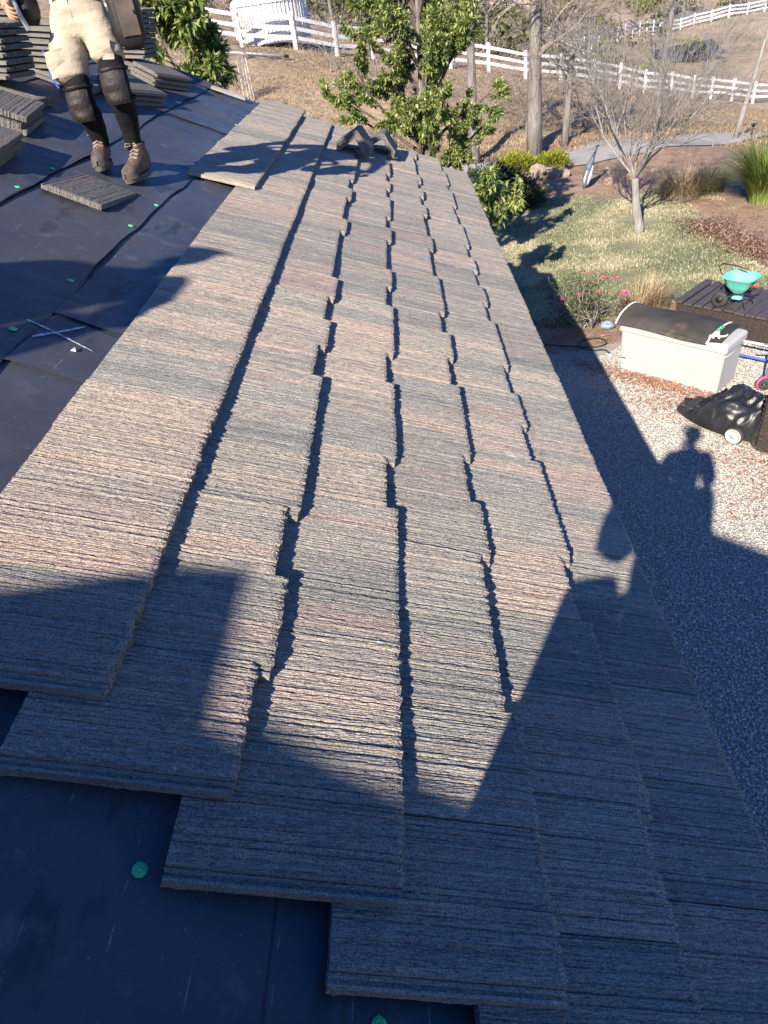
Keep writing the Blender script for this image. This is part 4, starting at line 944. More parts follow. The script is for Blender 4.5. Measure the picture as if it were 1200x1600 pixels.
bgm = MB().grid(lambda a, t: Vector((.11 * math.sin(math.pi * a) * math.cos(2 * math.pi * t),   .10 * math.sin(math.pi * a) * math.sin(2 * math.pi * t), .05 - .05 * math.cos(math.pi * a))) * (1 + .35 * mnoise.noise(Vector((a * 4, math.cos(6.28 * t) * 2, math.sin(6.28 * t) * 2)))), 14, 18)
o = bgm.build('plastic_bag', M_BAG, None, (2.13, 9.93, G(2.13, 9.93) + .01), smooth=True); tag(o, 'crumpled pale blue plastic bag between rose bush and storage box', 'bag')

# ------------------------------------------------------------------ gravel, litter, grass
def scatter_mesh(name, P, mat, size, flat=.55, kind='stuff', seed=1, lab=None, cat=None):
    r = np.random.default_rng(seed); n = len(P)
    base = np.array([[1, 0, 0], [0, 1, 0], [-1, 0, 0], [0, -1, 0], [0, 0, 1], [0, 0, -1]], float)
    tri = np.array([[0, 1, 4], [1, 2, 4], [2, 3, 4], [3, 0, 4], [1, 0, 5], [2, 1, 5], [3, 2, 5], [0, 3, 5]])
    sc = r.uniform(size[0], size[1], (n, 1, 1)) * np.stack([r.uniform(.8, 1.5, n), r.uniform(.7, 1.1, n), r.uniform(flat * .7, flat * 1.2, n)], 1)[:, None, :]
    V = base[None] * sc * r.uniform(.7, 1.25, (n, 6, 1))
    a = r.uniform(0, 6.283, n); ca, sa = np.cos(a)[:, None], np.sin(a)[:, None]
    t = r.normal(0, .35, n); ct, st = np.cos(t)[:, None], np.sin(t)[:, None]
    y, z = V[:, :, 1] * ct - V[:, :, 2] * st, V[:, :, 1] * st + V[:, :, 2] * ct
    V = np.stack([V[:, :, 0] * ca - y * sa, V[:, :, 0] * sa + y * ca, z], -1) + P[:, None, :]
    F = (np.arange(n)[:, None, None] * 6 + tri[None]).reshape(-1, 3)
    o = obj(name, mesh_np(name, V.reshape(-1, 3), F, mat)); tag(o, lab, cat, kind=kind); return o
M_PEB = island('gravel_stone', [(0.0, (.34, .335, .30)), (.25, (.44, .43, .39)), (.55, (.52, .51, .465)), (.85, (.61, .60, .55)), (1.0, (.46, .43, .38))], .85, .25)
N = 110000
gxs, gys = RNG.uniform(.0, 4.8, N * 2), RNG.uniform(1.6, 9.5, N * 2)
keep = (gxs < .9 + (gys - 1.0) * .62) & (gys < 9.2 + .3 * np.sin(gxs * 3)); gxs, gys = gxs[keep][:N], gys[keep][:N]
P = np.stack([gxs, gys, gz(gxs, gys) + RNG.uniform(.001, .012, len(gxs))], 1)
scatter_mesh('gravel', P, M_PEB, (.005, .0145), .42, lab='pale loose gravel covering the yard beside the house', cat='gravel')
# red-brown leaf litter in drifts
M_LIT = island('fallen_leaf', [(0.0, (.20, .085, .06)), (.4, (.33, .16, .11)), (.7, (.44, .27, .18)), (1.0, (.26, .15, .11))], .8, .2, .15)
def drift(cx, cy, sx, sy, n, ang=0):
    a, c = RNG.normal(0, sx, n), RNG.normal(0, sy, n); return np.stack([cx + a * math.cos(ang) - c * math.sin(ang), cy + a * math.sin(ang) + c * math.cos(ang)], 1)
Q = np.concatenate([drift(2.22, 8.02, .62, .10, 1500, R_(-45)), drift(2.45, 7.25, .35, .2, 500, R_(-40)), drift(2.75, 6.2, .3, .25, 420), drift(2.9, 5.6, .3, .5, 500, R_(-60)), drift(2.35, 7.75, .5, .3, 500), drift(1.6, 9.6, .5, .3, 260), drift(3.0, 5.0, .3, .5, 250)])
P = np.stack([Q[:, 0], Q[:, 1], gz(Q[:, 0], Q[:, 1]) + RNG.uniform(.015, .03, len(Q))], 1); Dv = RNG.normal(0, 1, (len(P), 3)); Dv[:, 2] *= .25
V, F = leaves_np(P, Dv, RNG.uniform(.03, .06, len(P)), RNG.uniform(.012, .024, len(P)), .2, .05)
tag(obj('leaf_litter', mesh_np('leaf_litter', V, F, M_LIT)), 'red brown fallen leaves drifted along the storage box', 'leaves', kind='stuff')

def blades(name, P, h, w, mat, lean=.5, seed=3, lab=None, cat=None, kind='stuff', parent=None):
    r = np.random.default_rng(seed); n = len(P); a = r.uniform(0, 6.283, n); d = np.stack([np.cos(a), np.sin(a), np.zeros(n)], 1); s = np.stack([-np.sin(a), np.cos(a), np.zeros(n)], 1)
    h = np.broadcast_to(h, (n,))[:, None] * r.uniform(.6, 1.3, (n, 1)); wd = np.broadcast_to(w, (n,))[:, None]; ln = r.uniform(.1, 1, (n, 1)) * lean
    m = P + d * h * ln * .35 + np.array([0, 0, 1]) * h * .6; t = P + d * h * ln + np.array([0, 0, 1]) * h * (1 - .35 * ln)
    V = np.stack([P - s * wd / 2, P + s * wd / 2, m + s * wd * .4, m - s * wd * .4, t], 1).reshape(-1, 3); b_ = np.arange(n)[:, None] * 5
    F = np.concatenate([b_ + [[0, 1, 2]], b_ + [[0, 2, 3]], b_ + [[3, 2, 4]]], 1).reshape(-1, 3)
    o = obj(name, mesh_np(name, V, F, mat), parent)
    if parent is None: tag(o, lab, cat, kind=kind)
    return o
b = NB('lawn_blade'); co = b.coords('Object'); g_ = b.n('ShaderNodeNewGeometry')
c1 = b.ramp(b.noise(co, .75, 5, .6), [(.38, (.090, .122, .052)), (.50, (.155, .182, .085)), (.57, (.32, .30, .18)), (.68, (.42, .375, .25))])
c_ = b.mix(b.ramp(g_.outputs['Random Per Island'], [(.5, 0.0), (.95, .8)]), c1, (.46, .43, .31)); M_BLADE = b.fin(c_, .7, None, .2)
N = 52000; lx, ly = RNG.uniform(-.2, 6.6, N), RNG.uniform(10.3, 18.6, N)
pat = np.array([mnoise.noise(Vector((x * .9, y * .9, 3.3))) for x, y in zip(lx, ly)]); k = (pat > -.28) & ~((lx > 5.6) & (ly < 16))
lx, ly = lx[k], ly[k]; blades('lawn_grass', np.stack([lx, ly, gz(lx, ly)], 1), .042, .012, M_BLADE, 1.0, 4, 'patchy green and straw coloured lawn grass', 'grass')
M_DRYG = island('dry_grass_stem', [(0, (.15, .115, .08)), (.35, (.27, .205, .13)), (.7, (.42, .32, .19)), (1, (.20, .155, .11))], .9, .1)
N = 70000; lx, ly = RNG.uniform(-14, 26, N), 23.2 + 30 * RNG.uniform(0, 1, N) ** 1.3
pat = np.array([mnoise.noise(Vector((x * .35, y * .35, 9.1))) for x, y in zip(lx, ly)]); k = pat > -.15; lx, ly = lx[k], ly[k]
blades('dry_grass', np.stack([lx, ly, gz(lx, ly)], 1), .13, .022, M_DRYG, 2.2, 5, 'dry straw coloured grass on the slope below the white fence', 'grass')

# ------------------------------------------------------------------ bare and leafy trees
def bark(name, c1, c2): return simple(name, c1, c2, 11, .92, 1.0, 16, .08, stretch=(1, 1, .18))
M_BARKL = bark('light_grey_bark', (.20, .185, .17), (.34, .32, .295)); M_BARKG = bark('grey_bark', (.10, .088, .080), (.26, .24, .22)); M_BARKP = bark('pale_bark', (.30, .28, .26), (.48, .455, .43)); M_BARKD = bark('dark_bark', (.07, .055, .045), (.16, .13, .11))
M_TWIG = island('grey_twig', [(0, (.15, .125, .115)), (.5, (.24, .205, .19)), (1, (.33, .29, .265))], .9, .1)
def rvec(r, s): return Vector((r.gauss(0, s), r.gauss(0, s), r.gauss(0, s)))
def limb(mb, r, p, d, ln, rad, lvl, maxl, P, tips=None):
    n = 4 if lvl < 2 else 3; pts = [p.copy()]; rr = [rad]; q = p.copy(); dd = d.normalized()
    for i in range(n):
        dd = (dd + rvec(r, P['wig']) + UZ * P['up']).normalized(); q = q + dd * ln / n; pts.append(q.copy()); rr.append(max(rad * (1 - .65 * (i + 1) / n), .0025))
    mb.tube(pts, rr, 6 if lvl < 1 else (4 if lvl < 2 else 3), cap=False)
    if tips is not None and lvl >= P.get('tiplvl', 1): tips.append((pts[-1], dd.copy())); tips.append((pts[n // 2 + 1], dd.copy()))
    if lvl >= maxl: return
    for k in range(P['kids'][min(lvl, len(P['kids']) - 1)]):
        t = r.uniform(P['from'], 1.0) * n; i = min(int(t), n - 1); b_ = pts[i].lerp(pts[i + 1], t - i)
        ax_ = (dd.orthogonal().normalized()); ax_.rotate(Matrix.Rotation(r.uniform(0, 6.283), 3, dd)); cd_ = (dd * math.cos(P['ang']) + ax_ * math.sin(P['ang'])).normalized()
        limb(mb, r, b_, cd_, ln * r.uniform(*P['lr']), max(rr[i] * .55, .003), lvl + 1, maxl, P, tips)
def bare_tree(label, x, y, h, rad, seed, lean=(0, 0), fork=.35, scaff=5, maxl=3, mat=None, P=None, group='bare trees by the path', spread=.6, top=1.0, lo=.35):
    r = random.Random(seed); t = thing('bare_tree', label, 'tree', (x, y, G(x, y)), group=group); P = dict(dict(wig=.13, up=.06, kids=(5, 5, 4), ang=.6, lr=(.45, .75), **{'from': .2}), **(P or {}))
    n = 9; pts = []; rr = []; ff = fork
    for i in range(n + 1):
        s = i / n; pts.append(Vector((lean[0] * s + .03 * h * .12 * math.sin(s * 5 + seed), lean[1] * s + .03 * h * .12 * math.cos(s * 4 + seed), h * ff * s - (.15 if i == 0 else 0)))); rr.append(rad * (1.25 if i == 0 else 1.08 if i == 1 else 1 - .35 * s))
    MB().tube(pts, rr, 12).build('trunk', mat or M_BARKG, t, smooth=True)
    mb = MB()
    for k in range(scaff):
        a = k * 2.4 + r.uniform(-.4, .4); s = 1 if ff < .5 else r.uniform(lo, 1); i = min(int(s * n), n - 1); p = pts[i].lerp(pts[i + 1], s * n - i)
        d = Vector((math.cos(a) * spread, math.sin(a) * spread, 1)).normalized()
        limb(mb, r, p, d, h * (1 - ff) * r.uniform(.55, .75) * top if ff < .5 else h * .22 * r.uniform(.6, 1.2) * top, rr[i] * (.36 if ff < .5 else .30), 0, maxl, P)
    mb.build('branches', M_TWIG if mat is None else mat, t, smooth=True)
    return t
bare_tree('small bare multi-branched tree on the lawn with pale trunk', 4.18, 15.23, 3.9, .10, 21, (-.2, 0), .28, 11, 3, M_BARKL, dict(kids=(6, 6, 4), ang=.45, wig=.17, up=.05), spread=.9)
bare_tree('thickest bare trunk rising out of yellow green shrubs', 3.34, 23.32, 10, .205, 22, (.0, 0), .9, 16, 3, None, dict(kids=(6, 5, 4), ang=.7, wig=.2, up=-.03), spread=1.2, lo=.2, top=1.25)
bare_tree('slim straight bare trunk left of the thick one', 1.46, 22.64, 9, .13, 23, (-.1, 0), .92, 13, 2, None, dict(kids=(5, 4), wig=.2), spread=1.1, lo=.3)
bare_tree('thin bare tree right behind the path beside the thick trunk', 4.45, 24.1, 8, .10, 24, (.25, 0), .9, 12, 3, None, dict(kids=(5, 4, 3), wig=.2, up=-.02), spread=1.2, lo=.15)
bare_tree('pale slim bare tree at the right end of the path', 10.11, 24.83, 8, .07, 25, (.9, .2), .75, 12, 3, M_BARKL, dict(kids=(4, 3, 3), wig=.14, up=.05), spread=.9, lo=.3)
bare_tree('tall thin bare trunk behind the small lawn tree', 8.0, 26.6, 10, .11, 26, (.4, 0), .92, 12, 2, None, dict(kids=(5, 4), wig=.18), spread=1.0, lo=.25)
bare_tree('leaning pale sapling at the right edge before the fence', 13.2, 28.5, 3, .04, 27, (.6, .3), .9, 6, 2, M_BARKL, dict(kids=(4, 3)), spread=.9, lo=.5)
for i, (x, y, h, s_) in enumerate(((5.8, 27.5, 3.2, 31), (6.9, 29.5, 3.4, 32), (2.6, 28.5, 3.0, 33), (-1.5, 33.0, 4.2, 34), (-3.4, 34.0, 3.6, 35), (9.6, 29.0, 2.8, 36), (5.0, 31.5, 3.4, 37), (12.0, 33.0, 3.0, 38), (-8.2, 31.0, 3.2, 39), (.2, 30.5, 3.2, 40), (-9.4, 28.6, 2.4, 47), (-6.8, 33.4, 2.6, 48), (4.9, 25.6, 2.6, 49), (6.2, 26.0, 2.4, 50), (7.2, 26.6, 2.2, 58), (3.6, 26.4, 2.6, 59), (8.6, 27.5, 2.2, 60))):
    bare_tree('leafless tangled grey shrub on the dry slope before the white fence', x, y, h, .05, s_, (0, 0), .12, 8, 3, None, dict(kids=(4, 4, 3), wig=.25, up=.0, ang=.7), group='tangled leafless shrubs on the slope', spread=1.1)
for i, (x, y, h, s_) in enumerate(((6, 58, 7, 41), (1, 60, 8, 42), (12, 62, 7, 43), (18, 66, 8, 44), (-5, 62, 7, 45), (3, 54, 6, 46))):
    bare_tree('grey bare tree standing beyond the white fence', x, y, h, .14, s_, (0, 0), .35, 8, 3, None, dict(kids=(4, 4, 3), wig=.2), group='bare trees beyond the fence', spread=.9)

M_LEAFG = island('glossy_green_leaf', [(0, (.050, .095, .026)), (.25, (.12, .185, .048)), (.5, (.22, .29, .08)), (.85, (.37, .41, .14)), (1, (.48, .46, .2))], .38, .5, .30)
def leafy_tree(label, x, y, h, r0, crown, seed, leaf=(.13, .22), per=9, droop=.22, kids=(6, 5), maxl=2, cat='tree', name='evergreen_tree', scaff=11, mat=None, base=None):
    """crown: list of (cx, cy, cz, radius) the limbs reach for"""
    r = random.Random(seed); rn = np.random.default_rng(seed); z0 = G(x, y) if base is None else base; t = thing(name, label, cat, (x, y, z0))
    pts = [Vector((0, 0, -.1)), Vector((.03, .02, h * .3)), Vector((-.03, 0, h * .6)), Vector((0, 0, h * .92))]; MB().tube(pts, [r0 * 1.15, r0, r0 * .75, r0 * .3], 9).build('trunk', M_BARKG, t, smooth=True)
    mb = MB(); tips = []; P = dict(wig=.16, up=.04, kids=kids, ang=.65, lr=(.45, .7), tiplvl=1, **{'from': .3})
    for (cx, cy, cz, rad) in crown:
        tgt = Vector((cx, cy, cz)) - Vector((x, y, z0)); st = pts[0].lerp(pts[3], max(.15, min(.95, (tgt.z - tgt.xy.length * .55) / h)))
        d = tgt - st; limb(mb, r, st, d, d.length + rad * .5, r0 * .4, 0, maxl, dict(P, lr=(rad / (d.length + rad) * .7, rad / (d.length + rad) * 1.25)), tips)
    mb.build('branches', M_BARKD, t, smooth=True)
    A = np.array([tuple(p) for p, d in tips for _ in range(per)]); Dd = np.array([tuple(d) for p, d in tips for _ in range(per)])
    D = Dd * .55 + rn.normal(0, .62, A.shape); D[:, 2] -= .05; A = A - Dd * rn.uniform(0, .10, (len(A), 1))
    V, F = leaves_np(A, D, rn.uniform(*leaf, len(A)), rn.uniform(leaf[0] * .3, leaf[1] * .34, len(A)), .18, droop, rn)
    obj('crown', mesh_np('crown', V, F, mat or M_LEAFG), t); return t
cr = [(-.62, 12.3, 4.7, .62), (-.1, 12.2, 4.75, .55), (-1.05, 12.3, 4.2, .45), (-.62, 12.1, 3.95, .6), (-.05, 12.2, 4.05, .55), (.25, 12.4, 4.3, .4), (-1.05, 12.3, 3.5, .5), (-.5, 12.0, 3.35, .6), (.15, 12.2, 3.45, .5), (.42, 12.3, 3.05, .4), (-1.45, 12.3, 3.25, .38), (-1.8, 12.3, 3.28, .22), (-.75, 12.0, 2.85, .6), (-.1, 12.0, 2.75, .55), (.35, 12.1, 2.5, .38), (-.35, 12.6, 3.9, .7), (.1, 11.9, 2.3, .45), (-.4, 11.9, 2.3, .5), (.75, 12.4, 2.72, .26), (-.2, 12.5, 5.2, .6), (-.8, 12.5, 5.1, .5), (-1.35, 12.2, 2.9, .45), (-.95, 12.0, 2.5, .5), (-1.15, 12.2, 3.9, .4), (.3, 12.0, 3.8, .4), (-.2, 11.9, 3.0, .5), (.0, 11.9, 3.7, .5), (-.6, 11.9, 2.5, .5), (-.6, 12.2, 4.4, .5)]
leafy_tree('glossy green broad-leaved tree just beyond the end of the roof', -.35, 12.3, 5.0, .085, cr, 51, leaf=(.05, .105), per=26, kids=(7, 6), droop=.05)
cl = [(-3.9, 11.5, 4.55, .4), (-3.5, 11.5, 4.75, .4), (-3.35, 11.4, 4.35, .38), (-3.75, 11.4, 4.1, .4), (-3.2, 11.4, 4.0, .32), (-3.45, 11.3, 3.8, .32), (-3.0, 11.3, 3.78, .2), (-4.2, 11.6, 4.9, .45), (-3.6, 11.6, 5.1, .4), (-3.2, 11.3, 3.55, .25), (-4.3, 11.5, 4.3, .4)]
leafy_tree('dense dark green leafy shrub behind the stacked tiles', -3.7, 11.5, 4.9, .06, cl, 52, leaf=(.12, .21), per=11, droop=.1, cat='shrub', name='leafy_shrub')
leafy_tree('dark green leafy shrub under the broad-leaved tree at the roof corner', .55, 11.6, 1.7, .04, [(.45, 11.4, 1.75, .35), (.75, 11.6, 1.7, .35), (.3, 11.6, 1.95, .3), (.65, 11.8, 1.4, .4), (.95, 11.8, 1.35, .3)], 53, leaf=(.08, .16), per=9, cat='shrub', name='leafy_shrub')
# bare twiggy shrub tips in front of the left leafy shrub
bare_tree('pale leafless twiggy shrub beside the dark leafy shrub at the roof edge', -3.3, 12.6, 4.3, .04, 57, (.2, 0), .6, 14, 3, M_BARKP, dict(kids=(4, 4, 3), wig=.22, ang=.7), group='shrubs at the roof edge', spread=1.0, lo=.55)

# ------------------------------------------------------------------ shrubs and flowers
def shrub(label, x, y, rx, ry, rz, n, leaf, mat, seed, cat='shrub', name='shrub', stems=26, tilt=.4, group=None, lift=.45):
    rn = np.random.default_rng(seed); t = thing(name, label, cat, (x, y, G(x, y)), group=group); r = random.Random(seed)
    U = rn.normal(0, 1, (n, 3)); U /= np.linalg.norm(U, axis=1, keepdims=True); U[:, 2] = np.abs(U[:, 2]) * 1.0
    rad = rn.uniform(.35, 1.0, (n, 1)) ** .6; lump = np.array([1 + .38 * mnoise.noise(Vector(u) * 2.3 + Vector((seed, 0, 0))) for u in U])[:, None]
    Pn = U * rad * lump * np.array([rx, ry, rz]); Pn[:, 2] = np.maximum(Pn[:, 2], .02)
    D = U + rn.normal(0, tilt, (n, 3)) + np.array([0, 0, lift]); V, F = leaves_np(Pn, D, rn.uniform(leaf * .6, leaf * 1.4, n), rn.uniform(leaf * .22, leaf * .42, n), .2, .15, rn)
    mb = MB()
    for i in range(stems):
        a = r.uniform(0, 6.283); s = r.uniform(.2, .85); e = Vector((math.cos(a) * rx * s, math.sin(a) * ry * s, rz * r.uniform(.4, .95))); mb.tube([Vector((r.gauss(0, .04), r.gauss(0, .04), -.03)), e * .45 + rvec(r, .05), e], [.014, .009, .003], 4, cap=False)
    mb.build('stems', M_BARKD, t, smooth=True); obj('foliage', mesh_np('foliage', V, F, mat), t); return t
M_JUN = island('dark_juniper', [(0, (.014, .030, .014)), (.5, (.026, .052, .022)), (1, (.055, .085, .030))], .7, .25, .1)
M_YEL = island('yellow_green_leaf', [(0, (.13, .16, .015)), (.5, (.24, .27, .025)), (1, (.36, .37, .05))], .6, .3, .25)
M_OLI = island('olive_leaf', [(0, (.040, .050, .022)), (.5, (.080, .088, .036)), (1, (.14, .135, .06))], .7, .2, .12)
shrub('dark green spreading shrub in the shade by the roof edge', 1.35, 18.35, 1.05, 1.0, .95, 5200, .12, M_JUN, 61)
shrub('mid green low spreading shrub right of the dark one', 2.1, 18.3, .7, .7, .62, 2600, .11, M_OLI, 62)
shrub('larger yellow green shrub at the foot of the thick trunk', 2.45, 21.3, .64, .52, .50, 2800, .10, M_YEL, 63)
shrub('smaller yellow green shrub right of the thick trunk', 3.55, 21.7, .52, .42, .38, 2000, .10, M_YEL, 64)
# rock beside them
M_ROCK = simple('tan_rock', (.20, .155, .125), (.31, .25, .20), 5, .95, .6, 18, .03)
def rock(x, y, s, seed, label, group=None):
    def fn(a, t):
        u = Vector((math.sin(math.pi * a) * math.cos(6.2832 * t), math.sin(math.pi * a) * math.sin(6.2832 * t), -math.cos(math.pi * a)))
        return u * s * (1 + .35 * mnoise.noise(u * 1.6 + Vector((seed, 2, 0))) + .12 * mnoise.noise(u * 5 + Vector((seed, 2, 0))))
    o = MB().grid(fn, 12, 18).build('rock', M_ROCK, None, (x, y, G(x, y) + s * .45)); tag(o, label, 'rock', group)
rock(2.95, 20.6, .22, 1, 'largest tan rock in front of the yellow green shrubs'); rock(3.35, 20.35, .16, 2, 'small tan rock right of the largest rock'); rock(4.65, 19.5, .13, 3, 'flat pale rock right of the garden ornament'); rock(3.7, 20.4, .13, 4, 'small rock between shrubs and ornament')
for i, (x, y) in enumerate(((4.2, 20.1), (5.3, 19.9), (4.9, 20.6), (2.6, 19.6), (6.1, 20.3))): rock(x, y, .10, 8 + i, 'fist sized stone in the brown bed before the path', 'stones in the bed')
# ornamental grasses
def grass_clump(label, x, y, n, h, w, mat, seed, rad=.18, lean=.9):
    rn = np.random.default_rng(seed); a = rn.uniform(0, 6.283, n); q = rad * np.sqrt(rn.uniform(0, 1, n)); t = thing('grass_clump', label, 'grass', (x, y, G(x, y)))
    k = 6; d = np.stack([np.cos(a), np.sin(a), np.zeros(n)], 1); s = np.stack([-np.sin(a), np.cos(a), np.zeros(n)], 1); hh = (h * rn.uniform(.6, 1.15, n))[:, None]; ln = (lean * rn.uniform(.15, 1, n))[:, None]
    V = []
    for i in range(k):
        f = i / (k - 1); c = d * q[:, None] + d * hh * ln * f ** 1.8 + np.array([0, 0, 1]) * hh * (f - .42 * ln * f ** 2.4); wd = w * (1 - f) ** .7 + .001
        V += [c - s * wd / 2, c + s * wd / 2]
    V = np.stack(V, 1).reshape(-1, 3); b_ = np.arange(n)[:, None] * 2 * k
    F = np.concatenate([b_ + [[2 * i, 2 * i + 1, 2 * i + 3, 2 * i + 2]] for i in range(k - 1)], 1).reshape(-1, 4)
    obj('leaf_blades', mesh_np('leaf_blades', V, F, mat), t)
    obj('crown_base', MB().lathe([(rad * 1.1, -.02), (rad * .9, .05), (rad * .3, .09), (.001, .1)], 12).mesh('crown_base', M_BARKD, True), t); return t
M_GRN = island('green_grass_blade', [(0, (.06, .11, .02)), (.5, (.13, .20, .035)), (.85, (.24, .29, .07)), (1, (.42, .36, .18))], .5, .35, .25)
grass_clump('tall bright green ornamental grass clump at the right edge', 7.25, 16.35, 2200, 1.35, .020, M_GRN, 71, .30, .95)
grass_clump('dry brownish grass clump behind the small lawn tree', 5.85, 17.5, 900, .70, .012, M_DRYG, 72, .45, 1.2)
grass_clump('low olive grass tuft between the lawn tree and the green clump', 6.5, 17.7, 700, .62, .012, M_OLI, 73, .4, 1.2)
grass_clump('straw coloured dry grass clump behind the folded mat', 2.75, 10.5, 420, .55, .010, M_DRYG, 74, .22, 1.0)
grass_clump('dry stalks beside the slatted bench', 3.05, 10.75, 200, .6, .010, M_DRYG, 75, .3, .8)
M_REDG = island('red_ground_cover', [(0, (.11, .060, .050)), (.5, (.19, .11, .088)), (1, (.28, .20, .15))], .8, .2, .1)
Q = np.concatenate([drift(5.75, 13.6, .22, .9, 2600, R_(12)), drift(6.2, 12.6, .3, .5, 1400), drift(5.6, 14.9, .35, .3, 500), drift(2.3, 22.9, .6, .25, 600)])
P = np.stack([Q[:, 0], Q[:, 1], gz(Q[:, 0], Q[:, 1]) + RNG.uniform(.0, .08, len(Q))], 1); Dv = RNG.normal(0, 1, (len(P), 3)) + [0, 0, .6]
V, F = leaves_np(P, Dv, RNG.uniform(.05, .10, len(P)), RNG.uniform(.02, .04, len(P)), .2, .1); tag(obj('ground_cover', mesh_np('ground_cover', V, F, M_REDG)), 'dark red low ground cover at the right edge of the lawn', 'ground cover', kind='stuff')
# rose bush
ro = thing('rose_bush', 'rose bush with pale stems and pink flowers left of the storage box', 'rose bush', (1.86, 10.12, G(1.86, 10.12))); r = random.Random(81); mb = MB(); tips = []
for i in range(16):
    a = r.uniform(0, 6.283); d = Vector((math.cos(a) * .75, math.sin(a) * .75, .8)); limb(mb, r, Vector((r.gauss(0, .05), r.gauss(0, .05), 0)), d, r.uniform(.35, .6), .014, 0, 2, dict(wig=.2, up=.1, kids=(3, 3), ang=.6, lr=(.5, .8), tiplvl=0, **{'from': .3}), tips)
mb.build('stems', M_BARKP, ro, smooth=True)
A = np.array([tuple(p) for p, d in tips for _ in range(7)]); rn = np.random.default_rng(82); A = A + rn.normal(0, .05, A.shape); V, F = leaves_np(A, rn.normal(0, 1, A.shape), rn.uniform(.025, .055, len(A)), rn.uniform(.014, .03, len(A)), .2, .1, rn)
obj('foliage', mesh_np('foliage', V, F, M_OLI), ro)
M_ROSE = simple('pink_petal', (.62, .05, .14), (.80, .16, .26), 30, .5)
for (dx, z, s) in ((-.05, .86, .034), (.20, .74, .045), (-.18, .58, .036), (.47, .55, .062), (-.42, .50, .036), (.31, .75, .03), (.10, .60, .03), (-.55, .36, .03), (.43, .70, .03)):
    fl = MB()
    for k in range(9):
        a = k * 2.4; e = .25 + .11 * k
        fl.grid(lambda p, t: (math.cos(a + (t - .5) * 1.5) * s * (.3 + .7 * p) * (.5 + e * .6), math.sin(a + (t - .5) * 1.5) * s * (.3 + .7 * p) * (.5 + e * .6), s * (.9 * p * (1.25 - e) - .1)), 3, 4)
    fl.build('flower', M_ROSE, ro, (dx, r.uniform(-.2, .1), z), smooth=True)

# ------------------------------------------------------------------ fences, ornament, dome, far hillside
M_VINYL = simple('white_vinyl', (.66, .66, .67), (.76, .76, .77), 2, .5)
def fence(label, line, step, h=1.35, rails=(.45, .80, 1.18), pw=.13, rh=.15, name='rail_fence'):
    L_ = [0]; 
    for a, c in zip(line[:-1], line[1:]): L_.append(L_[-1] + math.hypot(c[0] - a[0], c[1] - a[1]))
    n = int(L_[-1] / step); S = np.linspace(0, L_[-1], n + 1); X_ = np.interp(S, L_, [p[0] for p in line]); Y_ = np.interp(S, L_, [p[1] for p in line])
    t = thing(name, label, 'fence', (X_[0], Y_[0], G(X_[0], Y_[0]))); o0 = Vector(t.location); Pp = [Vector((x, y, G(x, y))) for x, y in zip(X_, Y_)]
    pm = MB().box(-pw / 2, pw / 2, -pw / 2, pw / 2, -.1, h).add([(-pw * .6, -pw * .6, h), (pw * .6, -pw * .6, h), (pw * .6, pw * .6, h), (-pw * .6, pw * .6, h), (0, 0, h + .06)], [(0, 3, 2, 1), (0, 1, 4), (1, 2, 4), (2, 3, 4), (3, 0, 4)]).mesh('post', M_VINYL)
    for i, p in enumerate(Pp):
        d = (Pp[min(i + 1, n)] - Pp[max(i - 1, 0)]); obj('post', pm, t, p - o0, (0, 0, math.atan2(d.y, d.x)))
        if i < n:
            q = Pp[i + 1]; e = q - p; s = Vector((-e.y, e.x, 0)).normalized() * .02
            for z in rails:
                a = p - o0 + e * .02 + UZ * (z - rh / 2); c = p - o0 + e * .98 + UZ * (z - rh / 2); hh = UZ * rh
                MB().add([a - s, a + s, a + s + hh, a - s + hh, c - s, c + s, c + s + hh, c - s + hh], [(0, 1, 2, 3), (7, 6, 5, 4), (0, 4, 5, 1), (1, 5, 6, 2), (2, 6, 7, 3), (3, 7, 4, 0)]).build('rail', M_VINYL, t)
fence('white three-rail fence running across the dry slope', [(-14.6, 34.9), (-10.4, 35.4), (-7.0, 36.0), (-4.9, 37.0), (-1.2, 41.0), (2.9, 43.6), (7.0, 45.6), (10.5, 47.2), (15.3, 50.6), (18.1, 52.2), (21.4, 55.0), (27.2, 58.5), (36, 63)], 2.42)
fence('long white fence beside the far road on the hill', [(26.5, 99.0), (29.1, 103.2), (36.9, 115.0), (42.1, 119.5), (48.6, 121.8), (53.8, 123), (62, 128)], 2.9, 1.5, (.4, .85, 1.3), .16, .2)
fence('short white fence section descending towards the valley', [(13.2, 69), (15.1, 72.6), (20.0, 82.3)], 2.6, 1.35)
# slim bird-like garden ornament
M_ORN = simple('blue_grey_metal', (.05, .07, .11), (.14, .17, .22), 14, .5, .3, 40); M_ORNW = simple('white_paint_worn', (.45, .48, .50), (.62, .64, .66), 12, .6)
gn = thing('garden_ornament', 'tall slim blue grey and white ornament between lawn and path', 'ornament', (3.93, 19.2, G(3.93, 19.2)))
MB().tube([(0, 0, 0), (.01, 0, .12), (.04, 0, .30), (.10, 0, .52), (.16, 0, .68), (.20, 0, .80)], [.035, .06, .10, .095, .06, .03], 10).build('ornament_body', M_ORN, gn, smooth=True)
MB().tube([(.06, -.06, .10), (.11, -.075, .30), (.17, -.06, .55)], [.02, .045, .015], 8).tube([(-.03, -.05, .12), (-.02, -.06, .25), (.03, -.07, .45)], [.01, .03, .01], 8).build('white_stripe', M_ORNW, gn, smooth=True)
MB().tube([(.20, 0, .78), (.235, 0, .88), (.25, 0, .96), (.285, 0, .99), (.34, 0, .97)], [.03, .025, .035, .03, .006], 8).build('ornament_head', M_ORN, gn, smooth=True)
MB().tube([(0, .05, 0), (.05, .05, -.02)], .02, 6).tube([(0, -.05, 0), (.05, -.06, -.02)], .02, 6).build('foot', M_ORN, gn)
